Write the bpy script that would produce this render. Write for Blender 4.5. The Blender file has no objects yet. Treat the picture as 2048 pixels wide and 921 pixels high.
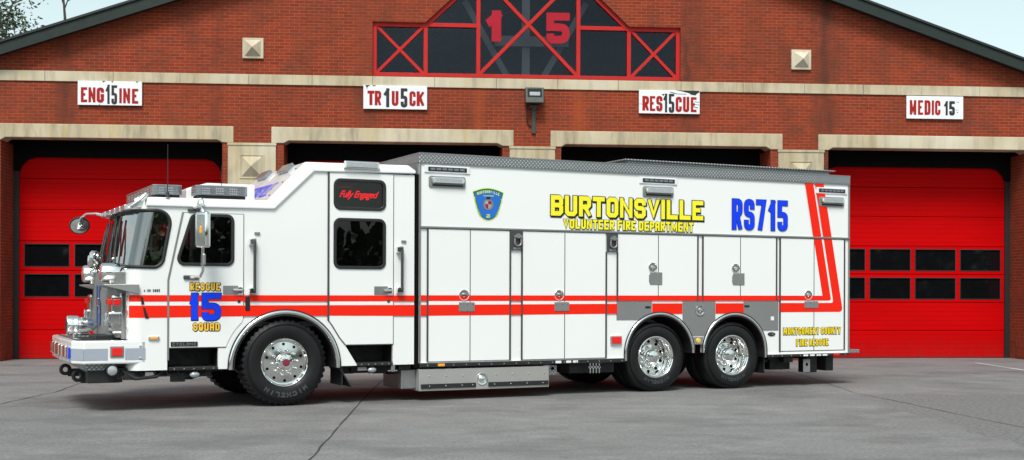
import bpy, bmesh, math, random
from mathutils import Vector, Matrix, geometry
R = math.radians
PI = math.pi
C = bpy.context.scene.collection
sc = bpy.context.scene
random.seed(7)

# ---------------------------------------------------------------- camera
cam_d = bpy.data.cameras.new('camera'); cam = bpy.data.objects.new('camera', cam_d); C.objects.link(cam)
cam_d.sensor_width = 36.0; cam_d.lens = 2500/2048*36
cam_d.shift_y = 119.5/2048
cam_d.clip_start = 0.1; cam_d.clip_end = 1500
cam.matrix_world = Matrix.Translation((0, 0, 1.5)) @ Matrix.Rotation(R(90), 4, 'X') @ Matrix.Rotation(0.0033, 4, 'Z')
sc.camera = cam

# ---------------------------------------------------------------- sky, sun, exposure
SUN_EL, SUN_DX, SUN_DY = 54, -0.14, -1.0
w = bpy.data.worlds.new('World'); sc.world = w; w.use_nodes = True
nt = w.node_tree; bg = nt.nodes['Background']
sky = nt.nodes.new('ShaderNodeTexSky'); sky.sky_type = 'NISHITA'; sky.sun_disc = False
sky.sun_elevation = R(SUN_EL); sky.sun_rotation = math.atan2(SUN_DX, SUN_DY)
sky.air_density = 1.0; sky.dust_density = 2.0; sky.ozone_density = 1.0
hsv = nt.nodes.new('ShaderNodeHueSaturation'); hsv.inputs['Saturation'].default_value = 0.30; hsv.inputs['Hue'].default_value = 0.47
nt.links.new(sky.outputs[0], hsv.inputs['Color']); tint = nt.nodes.new('ShaderNodeMix'); tint.data_type = 'RGBA'; tint.blend_type = 'MULTIPLY'; tint.inputs[0].default_value = 1.0
tint.inputs[7].default_value = (0.79, 0.885, 0.87, 1); nt.links.new(hsv.outputs[0], tint.inputs[6])
tc = nt.nodes.new('ShaderNodeTexCoord'); cl_n = nt.nodes.new('ShaderNodeTexNoise'); cl_n.inputs['Scale'].default_value = 4.0; cl_n.inputs['Detail'].default_value = 6
cmap = nt.nodes.new('ShaderNodeMapping'); cmap.inputs['Scale'].default_value = (1, 1, 2.6); nt.links.new(tc.outputs['Generated'], cmap.inputs['Vector']); nt.links.new(cmap.outputs[0], cl_n.inputs['Vector'])
crmp = nt.nodes.new('ShaderNodeMapRange'); crmp.inputs[1].default_value = 0.35; crmp.inputs[2].default_value = 0.68; crmp.inputs[3].default_value = 0.72; crmp.inputs[4].default_value = 1.12
nt.links.new(cl_n.outputs['Fac'], crmp.inputs[0])
# the cloud deck is broken to the south (behind the viewer), even to the north
sep = nt.nodes.new('ShaderNodeSeparateXYZ'); nt.links.new(tc.outputs['Generated'], sep.inputs[0])
south = nt.nodes.new('ShaderNodeMapRange'); south.inputs[1].default_value = 0.4; south.inputs[2].default_value = -0.3; nt.links.new(sep.outputs[1], south.inputs[0])
clo = nt.nodes.new('ShaderNodeMix'); clo.data_type = 'FLOAT'; nt.links.new(south.outputs[0], clo.inputs[0]); clo.inputs[2].default_value = 1.0; nt.links.new(crmp.outputs[0], clo.inputs[3])
cmul = nt.nodes.new('ShaderNodeVectorMath'); cmul.operation = 'SCALE'; nt.links.new(tint.outputs[2], cmul.inputs[0]); nt.links.new(clo.outputs[0], cmul.inputs['Scale'])
nt.links.new(cmul.outputs[0], bg.inputs['Color'])
bg.inputs['Strength'].default_value = 0.095
sd = bpy.data.lights.new('sun', 'SUN'); sun = bpy.data.objects.new('sun', sd); C.objects.link(sun)
sd.energy = 1.5; sd.angle = R(20); sd.color = (1.0, 0.945, 0.89)
dv = Vector((SUN_DX, SUN_DY, 0)).normalized()*math.cos(R(SUN_EL)) + Vector((0, 0, math.sin(R(SUN_EL))))
sun.rotation_euler = dv.to_track_quat('Z', 'Y').to_euler()
sc.view_settings.view_transform = 'Standard'; sc.view_settings.look = 'None'
sc.view_settings.exposure = 1.20; sc.view_settings.gamma = 1.0; sc.view_settings.use_curve_mapping = False

# ---------------------------------------------------------------- materials
def nodes(m):
    m.use_nodes = True
    return m.node_tree, m.node_tree.nodes['Principled BSDF']
def L(t, a, b): t.links.new(a, b)
def mathn(t, op, a, b=None, c=None):
    n = t.nodes.new('ShaderNodeMath'); n.operation = op
    for i, v in enumerate((a, b, c)):
        if v is None: continue
        if isinstance(v, (int, float)): n.inputs[i].default_value = v
        else: L(t, v, n.inputs[i])
    return n.outputs[0]
def mixc(t, fac, a, b, mode='MIX'):
    n = t.nodes.new('ShaderNodeMix'); n.data_type = 'RGBA'; n.blend_type = mode
    for i, v in ((0, fac), (6, a), (7, b)):
        if isinstance(v, (int, float)): n.inputs[i].default_value = v
        elif isinstance(v, tuple): n.inputs[i].default_value = (*v[:3], 1)
        else: L(t, v, n.inputs[i])
    return n.outputs[2]
def ramp(t, fac, stops):
    n = t.nodes.new('ShaderNodeValToRGB'); L(t, fac, n.inputs[0]); e = n.color_ramp.elements
    while len(e) < len(stops): e.new(0.5)
    for i, (p, c) in enumerate(stops):
        e[i].position = p; e[i].color = (c, c, c, 1) if isinstance(c, (int, float)) else (*c, 1)
    return n.outputs[0]
def noise(t, scale, detail=4, vec=None, rough=0.55, stretch=None):
    n = t.nodes.new('ShaderNodeTexNoise'); n.inputs['Scale'].default_value = scale
    n.inputs['Detail'].default_value = detail; n.inputs['Roughness'].default_value = rough
    if vec is None: vec = t.nodes.new('ShaderNodeTexCoord').outputs['Object']
    if stretch:
        mp = t.nodes.new('ShaderNodeMapping'); mp.inputs['Scale'].default_value = stretch
        L(t, vec, mp.inputs['Vector']); vec = mp.outputs[0]
    L(t, vec, n.inputs['Vector'])
    return n.outputs['Fac']
def bump(t, b, h, strength=0.3, dist=0.01):
    n = t.nodes.new('ShaderNodeBump'); n.inputs['Strength'].default_value = strength; n.inputs['Distance'].default_value = dist
    L(t, h, n.inputs['Height']); L(t, n.outputs[0], b.inputs['Normal'])
def plain(name, col, rough=0.5, metal=0.0, var=0.12, scale=4.0, coat=0.0, spec=0.5, bmp=0.0, stretch=None):
    m = bpy.data.materials.new(name); t, b = nodes(m)
    f = noise(t, scale, 5, stretch=stretch)
    L(t, mixc(t, f, tuple(c*(1-var) for c in col), tuple(min(1, c*(1+var)) for c in col)), b.inputs['Base Color'])
    b.inputs['Roughness'].default_value = rough; b.inputs['Metallic'].default_value = metal
    b.inputs['Coat Weight'].default_value = coat; b.inputs['Coat Roughness'].default_value = 0.06
    b.inputs['Specular IOR Level'].default_value = spec
    r = ramp(t, noise(t, scale*3.1, 3), [(0.3, rough*0.8), (0.7, min(1, rough*1.25))]); L(t, r, b.inputs['Roughness'])
    if bmp: bump(t, b, noise(t, scale*12, 3), bmp, 0.004)
    return m
def glass(name, tint, ior=1.5, rough=0.0, extra=0.0, gtint=(1, 1, 1)):
    m = bpy.data.materials.new(name); m.use_nodes = True; t = m.node_tree
    t.nodes.remove(t.nodes['Principled BSDF']); out = t.nodes['Material Output']
    tr = t.nodes.new('ShaderNodeBsdfTransparent'); tr.inputs[0].default_value = (*tint, 1)
    gl = t.nodes.new('ShaderNodeBsdfGlossy'); gl.inputs['Roughness'].default_value = rough; gl.inputs['Color'].default_value = (*gtint, 1)
    fr = t.nodes.new('ShaderNodeFresnel'); fr.inputs[0].default_value = ior
    f = mathn(t, 'ADD', fr.outputs[0], extra)
    mx = t.nodes.new('ShaderNodeMixShader'); L(t, f, mx.inputs[0]); L(t, tr.outputs[0], mx.inputs[1]); L(t, gl.outputs[0], mx.inputs[2])
    L(t, mx.outputs[0], out.inputs[0])
    return m

def brick_material():
    m = bpy.data.materials.new('red_brick'); t, b = nodes(m)
    co = t.nodes.new('ShaderNodeTexCoord').outputs['Object']
    sp = t.nodes.new('ShaderNodeSeparateXYZ'); L(t, co, sp.inputs[0])
    u = mathn(t, 'ADD', sp.outputs[0], sp.outputs[1])
    def br(a, bb, c1, c2, mo):
        cb = t.nodes.new('ShaderNodeCombineXYZ'); L(t, a, cb.inputs[0]); L(t, bb, cb.inputs[1])
        n = t.nodes.new('ShaderNodeTexBrick'); n.inputs['Scale'].default_value = 1
        n.inputs['Brick Width'].default_value = 0.2032; n.inputs['Row Height'].default_value = 0.0677
        n.inputs['Mortar Size'].default_value = 0.0048; n.inputs['Mortar Smooth'].default_value = 0.3
        for k, v in (('Color1', c1), ('Color2', c2), ('Mortar', mo)): n.inputs[k].default_value = (*v, 1)
        L(t, cb.outputs[0], n.inputs['Vector']); return n
    C1, C2, MO = (0.172, 0.024, 0.0095), (0.285, 0.041, 0.015), (0.36, 0.125, 0.075)
    b1 = br(u, sp.outputs[2], C1, C2, MO)
    dk = br(u, sp.outputs[2], (0, 0, 0), (1, 1, 1), (0.5, 0.5, 0.5))
    # soldier course near the ground
    b2 = br(sp.outputs[2], u, C1, C2, MO)
    low = mathn(t, 'LESS_THAN', sp.outputs[2], 0.61)
    col = mixc(t, low, b1.outputs['Color'], b2.outputs['Color'])
    dark = ramp(t, dk.outputs['Color'], [(0.86, 0.0), (0.93, 1.0)])
    col = mixc(t, mathn(t, 'MULTIPLY', dark, 0.55), col, (0.085, 0.028, 0.021))
    lite = ramp(t, dk.outputs['Color'], [(0.02, 1.0), (0.10, 0.0)])
    col = mixc(t, mathn(t, 'MULTIPLY', lite, 0.25), col, (0.34, 0.09, 0.042))
    col = mixc(t, ramp(t, noise(t, 0.55, 5), [(0.35, 0.0), (0.7, 0.35)]), col, (0.29, 0.058, 0.022))
    col = mixc(t, ramp(t, noise(t, 1.4, 7, stretch=(1.0, 1, 0.6), rough=0.7), [(0.42, 0.0), (0.66, 0.62)]), col, (0.115, 0.036, 0.020))
    # weather streaks running down the expansion joints
    nz = noise(t, 3.0, 5)
    wob = mathn(t, 'MULTIPLY', mathn(t, 'SUBTRACT', nz, 0.5), 0.5)
    tot = None
    for x0, wd, amt in ((-9.25, 0.28, 0.75), (-6.15, 0.22, 0.45), (-3.15, 0.3, 0.3), (3.72, 0.16, 0.85), (6.75, 0.34, 0.85), (9.9, 0.25, 0.35), (3.9, 0.4, 0.3)):
        d = mathn(t, 'ABSOLUTE', mathn(t, 'SUBTRACT', mathn(t, 'ADD', sp.outputs[0], wob), x0))
        f = mathn(t, 'MULTIPLY', mathn(t, 'MAXIMUM', mathn(t, 'SUBTRACT', 1.0, mathn(t, 'DIVIDE', d, wd)), 0.0), amt)
        tot = f if tot is None else mathn(t, 'MAXIMUM', tot, f)
    st = mathn(t, 'MULTIPLY', tot, ramp(t, noise(t, 2.2, 6, stretch=(3, 1, 0.7)), [(0.3, 0.15), (0.62, 1.0)]))
    mort = mathn(t, 'MULTIPLY', b1.outputs['Fac'], st)
    col = mixc(t, mathn(t, 'MULTIPLY', st, 0.8), col, (0.07, 0.035, 0.025))
    col = mixc(t, mathn(t, 'MULTIPLY', mort, 0.95), col, (0.01, 0.008, 0.007))
    # rust runs under the window corners
    rs = None
    for x0 in (-0.73, 1.40):
        d = mathn(t, 'ABSOLUTE', mathn(t, 'SUBTRACT', mathn(t, 'ADD', sp.outputs[0], mathn(t, 'MULTIPLY', wob, 0.4)), x0))
        f = mathn(t, 'MAXIMUM', mathn(t, 'SUBTRACT', 1.0, mathn(t, 'DIVIDE', d, 0.2)), 0.0)
        rs = f if rs is None else mathn(t, 'MAXIMUM', rs, f)
    rs = mathn(t, 'MULTIPLY', rs, mathn(t, 'LESS_THAN', sp.outputs[2], 5.8))
    col = mixc(t, mathn(t, 'MULTIPLY', rs, 0.5), col, (0.36, 0.07, 0.02))
    L(t, col, b.inputs['Base Color']); b.inputs['Roughness'].default_value = 0.9; b.inputs['Specular IOR Level'].default_value = 0.2
    h = mathn(t, 'SUBTRACT', mathn(t, 'MULTIPLY', noise(t, 60, 3), 0.4), b1.outputs['Fac'])
    bump(t, b, h, 0.5, 0.006)
    return m

def precast_material():
    m = bpy.data.materials.new('precast_concrete'); t, b = nodes(m)
    f = noise(t, 1.3, 6, stretch=(1.0, 1, 0.8))
    c = mixc(t, ramp(t, f, [(0.3, 0.0), (0.7, 1.0)]), (0.42, 0.345, 0.22), (0.54, 0.47, 0.335))
    g = ramp(t, noise(t, 1.6, 7, stretch=(3.2, 1, 0.45), rough=0.65), [(0.46, 0.0), (0.70, 0.75)])
    c = mixc(t, g, c, (0.21, 0.18, 0.135))
    y = ramp(t, noise(t, 1.1, 5, stretch=(5.0, 1, 0.3)), [(0.58, 0.0), (0.72, 0.6)])
    c = mixc(t, y, c, (0.50, 0.36, 0.12))
    wv = ramp(t, noise(t, 0.35, 3), [(0.45, 0.0), (0.68, 0.75)])
    c = mixc(t, wv, c, (0.66, 0.61, 0.49))
    L(t, c, b.inputs['Base Color']); b.inputs['Roughness'].default_value = 0.85; b.inputs['Specular IOR Level'].default_value = 0.25
    bump(t, b, noise(t, 40, 4), 0.25, 0.004)
    return m

def ground_material():
    m = bpy.data.materials.new('apron_concrete'); t, b = nodes(m)
    co = t.nodes.new('ShaderNodeTexCoord').outputs['Object']
    sp = t.nodes.new('ShaderNodeSeparateXYZ'); L(t, co, sp.inputs[0])
    f1 = noise(t, 0.35, 6, co); f2 = noise(t, 2.0, 6, co, stretch=(0.7, 1.0, 1)); f3 = noise(t, 26, 5, co, rough=0.75); f4 = noise(t, 1.1, 4, co, stretch=(0.5, 1.2, 1))
    c = mixc(t, ramp(t, f1, [(0.3, 0.0), (0.7, 1.0)]), (0.112, 0.111, 0.110), (0.196, 0.194, 0.192))
    c = mixc(t, ramp(t, f2, [(0.42, 0.0), (0.75, 0.7)]), c, (0.092, 0.111, 0.110))
    c = mixc(t, ramp(t, f4, [(0.62, 0.0), (0.72, 0.6)]), c, (0.085, 0.084, 0.083))
    c = mixc(t, ramp(t, noise(t, 1.7, 7, co, rough=0.68, stretch=(0.8, 1.0, 1)), [(0.52, 0.0), (0.68, 0.5)]), c, (0.31, 0.307, 0.303))
    c = mixc(t, ramp(t, noise(t, 7.5, 6, co, rough=0.7, stretch=(0.45, 1.0, 1)), [(0.60, 0.0), (0.70, 0.65)]), c, (0.075, 0.074, 0.073))
    c = mixc(t, ramp(t, noise(t, 5.0, 5, co, rough=0.6, stretch=(0.4, 1.3, 1)), [(0.66, 0.0), (0.74, 0.7)]), c, (0.055, 0.054, 0.053))
    c = mixc(t, 0.5, c, mixc(t, ramp(t, f3, [(0.35, 0.0), (0.65, 1.0)]), (0.085, 0.084, 0.083), (0.31, 0.308, 0.305)))
    c = mixc(t, ramp(t, noise(t, 0.8, 8, co, rough=0.68, stretch=(0.75, 1.0, 1)), [(0.48, 0.0), (0.68, 0.65)]), c, (0.082, 0.081, 0.080))
    # exposed-aggregate patch right of the long joint
    ex = mathn(t, 'SUBTRACT', sp.outputs[0], mathn(t, 'ADD', 4.93, mathn(t, 'MULTIPLY', mathn(t, 'SUBTRACT', noise(t, 2.5, 4, co), 0.5), 0.5)))
    ey = mathn(t, 'SUBTRACT', 18.2, mathn(t, 'ADD', sp.outputs[1], mathn(t, 'MULTIPLY', mathn(t, 'SUBTRACT', noise(t, 1.5, 4, co), 0.5), 1.2)))
    pm = mathn(t, 'MULTIPLY', mathn(t, 'GREATER_THAN', ex, 0.0), mathn(t, 'GREATER_THAN', ey, 0.0))
    ag = mixc(t, ramp(t, noise(t, 21, 6, co, rough=0.85), [(0.38, 0.0), (0.64, 1.0)]), (0.07, 0.069, 0.068), (0.235, 0.233, 0.23))
    c = mixc(t, pm, c, ag)
    L(t, c, b.inputs['Base Color'])
    L(t, ramp(t, f2, [(0.3, 0.62), (0.7, 0.85)]), b.inputs['Roughness']); b.inputs['Specular IOR Level'].default_value = 0.3
    bump(t, b, mathn(t, 'ADD', mathn(t, 'MULTIPLY', f3, 0.5), f2), 0.25, 0.01)
    return m

def tread_plate(name, hi, lo, cell=0.042, rough=0.28):
    m = bpy.data.materials.new(name); t, b = nodes(m)
    co = t.nodes.new('ShaderNodeTexCoord').outputs['Object']
    sp = t.nodes.new('ShaderNodeSeparateXYZ'); L(t, co, sp.inputs[0])
    uu = mathn(t, 'ADD', sp.outputs[0], sp.outputs[1])
    p = mathn(t, 'DIVIDE', mathn(t, 'ADD', uu, sp.outputs[2]), cell); q = mathn(t, 'DIVIDE', mathn(t, 'SUBTRACT', uu, sp.outputs[2]), cell)
    par = mathn(t, 'FLOORED_MODULO', mathn(t, 'ADD', mathn(t, 'FLOOR', p), mathn(t, 'FLOOR', q)), 2.0)
    fp = mathn(t, 'ABSOLUTE', mathn(t, 'SUBTRACT', mathn(t, 'FRACT', p), 0.5)); fq = mathn(t, 'ABSOLUTE', mathn(t, 'SUBTRACT', mathn(t, 'FRACT', q), 0.5))
    d0 = mathn(t, 'ADD', mathn(t, 'MULTIPLY', fq, 2.4), fp); d1 = mathn(t, 'ADD', mathn(t, 'MULTIPLY', fp, 2.4), fq)
    dd = mathn(t, 'ADD', mathn(t, 'MULTIPLY', d0, par), mathn(t, 'MULTIPLY', d1, mathn(t, 'SUBTRACT', 1.0, par)))
    h = ramp(t, dd, [(0.40, 1.0), (0.62, 0.0)])
    nz = noise(t, 9, 4)
    col = mixc(t, h, lo, hi); col = mixc(t, mathn(t, 'MULTIPLY', nz, 0.5), col, lo)
    L(t, col, b.inputs['Base Color']); b.inputs['Metallic'].default_value = 0.55; b.inputs['Roughness'].default_value = rough
    bump(t, b, h, 0.6, 0.004)
    return m

def door_red_material():
    m = bpy.data.materials.new('red_door_paint'); t, b = nodes(m)
    co = t.nodes.new('ShaderNodeTexCoord').outputs['Object']
    sp = t.nodes.new('ShaderNodeSeparateXYZ'); L(t, co, sp.inputs[0])
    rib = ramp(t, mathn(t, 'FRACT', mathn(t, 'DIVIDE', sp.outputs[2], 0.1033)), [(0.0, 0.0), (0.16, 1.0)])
    f = noise(t, 0.9, 5, co, stretch=(0.5, 1, 2.0))
    c = mixc(t, f, (0.36, 0.0004, 0.0012), (0.60, 0.0006, 0.0012))
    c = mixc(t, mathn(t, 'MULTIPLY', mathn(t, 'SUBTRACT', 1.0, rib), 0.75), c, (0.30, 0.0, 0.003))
    dirt = mathn(t, 'MULTIPLY', ramp(t, sp.outputs[2], [(0.0, 1.0), (0.5, 0.0)]), ramp(t, noise(t, 5, 6, co, stretch=(2.5, 1, 0.5)), [(0.3, 0.05), (0.8, 0.4)]))
    c = mixc(t, dirt, c, (0.16, 0.03, 0.025))
    L(t, c, b.inputs['Base Color']); b.inputs['Roughness'].default_value = 0.55; b.inputs['Specular IOR Level'].default_value = 0.05
    bump(t, b, rib, 0.5, 0.003)
    return m

M = {}
M['brick'] = brick_material(); M['precast'] = precast_material(); M['ground'] = ground_material()
M['door_red'] = door_red_material()
M['frame_red'] = plain('red_window_frame', (0.46, 0.018, 0.016), 0.5, var=0.15, spec=0.2)
M['roof'] = plain('dark_green_metal', (0.016, 0.025, 0.022), 0.6, var=0.2, scale=1.5, spec=0.3)
M['roof_light'] = plain('roof_trim_metal', (0.012, 0.017, 0.016), 0.4)
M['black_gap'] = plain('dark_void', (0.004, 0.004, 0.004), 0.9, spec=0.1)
M['rubber'] = plain('black_rubber', (0.012, 0.012, 0.013), 0.55, var=0.2, scale=9)
M['tyre'] = plain('tyre_rubber', (0.0075, 0.0077, 0.0085), 0.5, var=0.5, scale=7, bmp=0.15, spec=0.32)
M['tyre_letter'] = plain('raised_tyre_lettering', (0.055, 0.058, 0.064), 0.6)
M['white'] = plain('white_truck_paint', (0.80, 0.81, 0.80), 0.22, var=0.012, scale=0.8, coat=0.6)
M['white_sign'] = plain('white_sign_paint', (0.74, 0.75, 0.77), 0.5, var=0.05, scale=5)
M['red_stripe'] = plain('red_reflective_film', (0.82, 0.016, 0.003), 0.45, var=0.04, spec=0.2)
M['blue'] = plain('blue_vinyl', (0.003, 0.045, 0.78), 0.5, var=0.05, spec=0.2)
M['yellow'] = plain('yellow_vinyl', (0.86, 0.78, 0.03), 0.5, var=0.04, spec=0.2)
M['deep_yellow'] = plain('deep_yellow_vinyl', (0.80, 0.60, 0.02), 0.5, var=0.06, spec=0.2)
M['gold'] = plain('gold_vinyl', (0.82, 0.50, 0.05), 0.4, var=0.08)
M['ink'] = plain('black_vinyl', (0.006, 0.006, 0.007), 0.5)
M['sign_red'] = plain('red_sign_letters', (0.34, 0.012, 0.011), 0.6, var=0.3, scale=9, spec=0.2)
M['sign_black'] = plain('black_sign_letters', (0.012, 0.013, 0.013), 0.6, var=0.4, scale=9)
M['num_red'] = plain('red_numeral_paint', (0.36, 0.008, 0.022), 0.5, spec=0.2)
M['script_red'] = plain('red_script_vinyl', (0.85, 0.01, 0.02), 0.4)
M['chrome'] = plain('polished_chrome', (0.86, 0.86, 0.85), 0.07, 1.0, var=0.03, scale=6)
M['alu'] = plain('polished_aluminium', (0.80, 0.80, 0.78), 0.11, 1.0, var=0.08, scale=6)
M['steel'] = plain('brushed_steel', (0.30, 0.305, 0.30), 0.42, 0.75, var=0.10, scale=2.5)
M['grey_film'] = plain('grey_reflective_film', (0.33, 0.36, 0.42), 0.45, var=0.06)
M['grey_panel'] = plain('grey_metal_panel', (0.215, 0.22, 0.22), 0.5, 0.25, var=0.07, scale=1.5)
M['locker_steel'] = plain('satin_stainless', (0.36, 0.36, 0.34), 0.45, 0.3, var=0.10, scale=1.2)
M['grille_blue'] = plain('dull_blue_film', (0.02, 0.07, 0.30), 0.5)
M['dark_grey'] = plain('dark_grey_trim', (0.055, 0.057, 0.058), 0.5, 0.2)
M['seam'] = plain('door_seam_shadow_gap', (0.06, 0.06, 0.06), 0.8)
M['chassis'] = plain('black_chassis_paint', (0.008, 0.008, 0.008), 0.6, var=0.4, scale=5)
M['step'] = tread_plate('dark_step_tread', (0.10, 0.10, 0.105), (0.02, 0.02, 0.02), 0.03, 0.5)
M['tread'] = tread_plate('aluminium_tread_plate', (0.78, 0.79, 0.80), (0.20, 0.204, 0.21), 0.055)
M['lens_red'] = plain('red_lamp_lens', (0.72, 0.012, 0.008), 0.18, coat=0.6, var=0.15, scale=30)
M['lens_amber'] = plain('amber_lamp_lens', (0.85, 0.36, 0.03), 0.2, coat=0.5)
M['lens_clear'] = plain('clear_lamp_lens', (0.40, 0.42, 0.45), 0.15, 0.3, coat=0.8, var=0.35, scale=40)
M['lens_grey'] = plain('grey_light_bar_lens', (0.17, 0.18, 0.20), 0.14, 0.2, coat=0.9, var=0.5, scale=34)
M['led_dark'] = plain('dark_led_module', (0.035, 0.037, 0.04), 0.25, coat=0.5)
M['dark_glass'] = plain('dark_window_glass', (0.004, 0.004, 0.005), 0.03, spec=0.5)
M['cab_glass'] = glass('tinted_cab_glass', (0.16, 0.17, 0.17))
M['shield_glass'] = glass('windshield_glass', (0.50, 0.56, 0.57), extra=0.20)
M['gable_glass'] = glass('gable_window_glass', (0.88, 0.89, 0.92), ior=1.42, gtint=(0.74, 0.84, 1.0))
M['white_steel'] = plain('painted_steel_truss', (0.13, 0.145, 0.155), 0.6)
M['interior'] = plain('dark_interior', (0.022, 0.022, 0.024), 0.8)
M['gable_interior'] = plain('dim_room_interior', (0.010, 0.012, 0.019), 0.9)
M['seat'] = plain('grey_seat_cloth', (0.09, 0.09, 0.095), 0.8)
M['bronze'] = plain('dark_bronze_metal', (0.05, 0.058, 0.05), 0.45, 0.3)
M['joint'] = plain('joint_sealant', (0.03, 0.03, 0.03), 0.9, var=0.5, scale=8)
M['road_paint'] = plain('worn_white_paint', (0.42, 0.42, 0.42), 0.7, var=0.35, scale=12)
M['bark'] = plain('tree_bark', (0.055, 0.045, 0.035), 0.9, var=0.3)
M['leaf'] = plain('tree_leaves', (0.045, 0.075, 0.035), 0.6, var=0.5, scale=2.0)
M['wood_leaf'] = plain('far_wood_leaves', (0.05, 0.08, 0.03), 0.7, var=0.5, scale=0.8)
M['shield_blue'] = plain('emblem_blue', (0.012, 0.135, 0.52), 0.4)
M['shield_green'] = plain('emblem_green', (0.02, 0.14, 0.10), 0.4)
M['shield_lime'] = plain('emblem_lime', (0.70, 0.85, 0.10), 0.4)
M['maroon'] = plain('maroon_hub_cap', (0.20, 0.02, 0.035), 0.35)
M['olive'] = plain('windshield_pillar_grey', (0.20, 0.19, 0.13), 0.5)

# ---------------------------------------------------------------- mesh helpers
class MB:
    def __init__(s): s.v = []; s.f = []
    def add(s, vs, fs):
        o = len(s.v); s.v += [tuple(v) for v in vs]; s.f += [tuple(i+o for i in f) for f in fs]; return s
    def box(s, x0, x1, y0, y1, z0, z1):
        return s.add([(x0,y0,z0),(x1,y0,z0),(x1,y1,z0),(x0,y1,z0),(x0,y0,z1),(x1,y0,z1),(x1,y1,z1),(x0,y1,z1)],
            [(0,3,2,1),(4,5,6,7),(0,1,5,4),(1,2,6,5),(2,3,7,6),(3,0,4,7)])
    def prism(s, poly, y0, y1):
        n = len(poly)
        return s.add([(x,y0,z) for x,z in poly]+[(x,y1,z) for x,z in poly],
            [tuple(range(n)), tuple(range(2*n-1,n-1,-1))]+[(i,(i+1)%n,n+(i+1)%n,n+i) for i in range(n)])
    def sheet(s, poly, y): return s.add([(x,y,z) for x,z in poly], [tuple(range(len(poly)))])
    def ring(s, a, b, y0, y1):
        n = len(a)
        vs = [(x,y0,z) for x,z in a]+[(x,y0,z) for x,z in b]+[(x,y1,z) for x,z in a]+[(x,y1,z) for x,z in b]
        fs = []
        for i in range(n):
            j = (i+1) % n
            fs += [(i,j,n+j,n+i),(2*n+i,3*n+i,3*n+j,2*n+j),(i,2*n+i,2*n+j,j),(n+i,n+j,3*n+j,3*n+i)]
        return s.add(vs, fs)
    def strip(s, a, b, y0, y1):           # open ring: two rails of points
        n = len(a)
        vs = [(x,y0,z) for x,z in a]+[(x,y0,z) for x,z in b]+[(x,y1,z) for x,z in a]+[(x,y1,z) for x,z in b]
        fs = [(0,n,3*n,2*n),(n-1,3*n-1,4*n-1,2*n-1)]
        for i in range(n-1):
            j = i+1
            fs += [(i,j,n+j,n+i),(2*n+i,3*n+i,3*n+j,2*n+j),(i,2*n+i,2*n+j,j),(n+i,n+j,3*n+j,3*n+i)]
        return s.add(vs, fs)
    def panel(s, outer, holes, y0, y1):
        loops = [outer]+holes
        tris = geometry.tessellate_polygon([[Vector((x,z,0)) for x,z in l] for l in loops])
        flat = [p for l in loops for p in l]; n = len(flat)
        fs = [tuple(t) for t in tris]+[tuple(i+n for i in reversed(t)) for t in tris]
        o = 0
        for l in loops:
            k = len(l)
            fs += [(o+i, o+(i+1)%k, n+o+(i+1)%k, n+o+i) for i in range(k)]; o += k
        return s.add([(x,y0,z) for x,z in flat]+[(x,y1,z) for x,z in flat], fs)
    def cyl(s, p, q, r, r2=None, n=20, cap=True):
        p, q = Vector(p), Vector(q); d = (q-p).normalized(); r2 = r if r2 is None else r2
        a = d.orthogonal().normalized(); b = d.cross(a)
        vs = [p+(a*math.cos(2*PI*i/n)+b*math.sin(2*PI*i/n))*r for i in range(n)]+[q+(a*math.cos(2*PI*i/n)+b*math.sin(2*PI*i/n))*r2 for i in range(n)]
        fs = [(i,(i+1)%n,n+(i+1)%n,n+i) for i in range(n)]
        if cap: fs += [tuple(range(n-1,-1,-1)), tuple(range(n,2*n))]
        return s.add(vs, fs)
    def tube(s, pts, r, n=8, closed=False):
        pts = [Vector(p) for p in pts]; k = len(pts); rings = []; prev = None
        for i, p in enumerate(pts):
            if closed: d = (pts[(i+1)%k]-pts[i-1])
            else: d = pts[min(i+1,k-1)]-pts[max(i-1,0)]
            d.normalize()
            if prev is None: a = d.orthogonal().normalized()
            else:
                a = prev-d*prev.dot(d); a.normalize()
            prev = a; b = d.cross(a)
            rr = r if not isinstance(r, (list, tuple)) else r[i]
            rings.append([p+(a*math.cos(2*PI*j/n)+b*math.sin(2*PI*j/n))*rr for j in range(n)])
        vs = [v for g in rings for v in g]; fs = []
        for i in range(k if closed else k-1):
            ii = (i+1) % k
            fs += [(i*n+j, i*n+(j+1)%n, ii*n+(j+1)%n, ii*n+j) for j in range(n)]
        if not closed: fs += [tuple(range(n-1,-1,-1)), tuple(range((k-1)*n, k*n))]
        return s.add(vs, fs)
    def lathe(s, prof, c, axis='y', n=48, cap=False, mod=None):
        # prof: (radius, offset along axis)
        vs, fs = [], []; m = len(prof)
        for i in range(n):
            a = 2*PI*i/n
            for k, (r, h) in enumerate(prof):
                rr = r if mod is None else r+mod(i, k)
                x, z = rr*math.cos(a), rr*math.sin(a)
                if axis == 'y': vs.append((c[0]+x, c[1]+h, c[2]+z))
                elif axis == 'x': vs.append((c[0]+h, c[1]+x, c[2]+z))
                else: vs.append((c[0]+x, c[1]+z, c[2]+h))
        for i in range(n):
            j = (i+1) % n
            for k in range(m-1): fs.append((i*m+k, i*m+k+1, j*m+k+1, j*m+k))
        if cap:
            fs.append(tuple(i*m for i in range(n))); fs.append(tuple(i*m+m-1 for i in range(n-1,-1,-1)))
        return s.add(vs, fs)
    def xf(s, mat): s.v = [tuple(mat @ Vector(v)) for v in s.v]; return s
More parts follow.
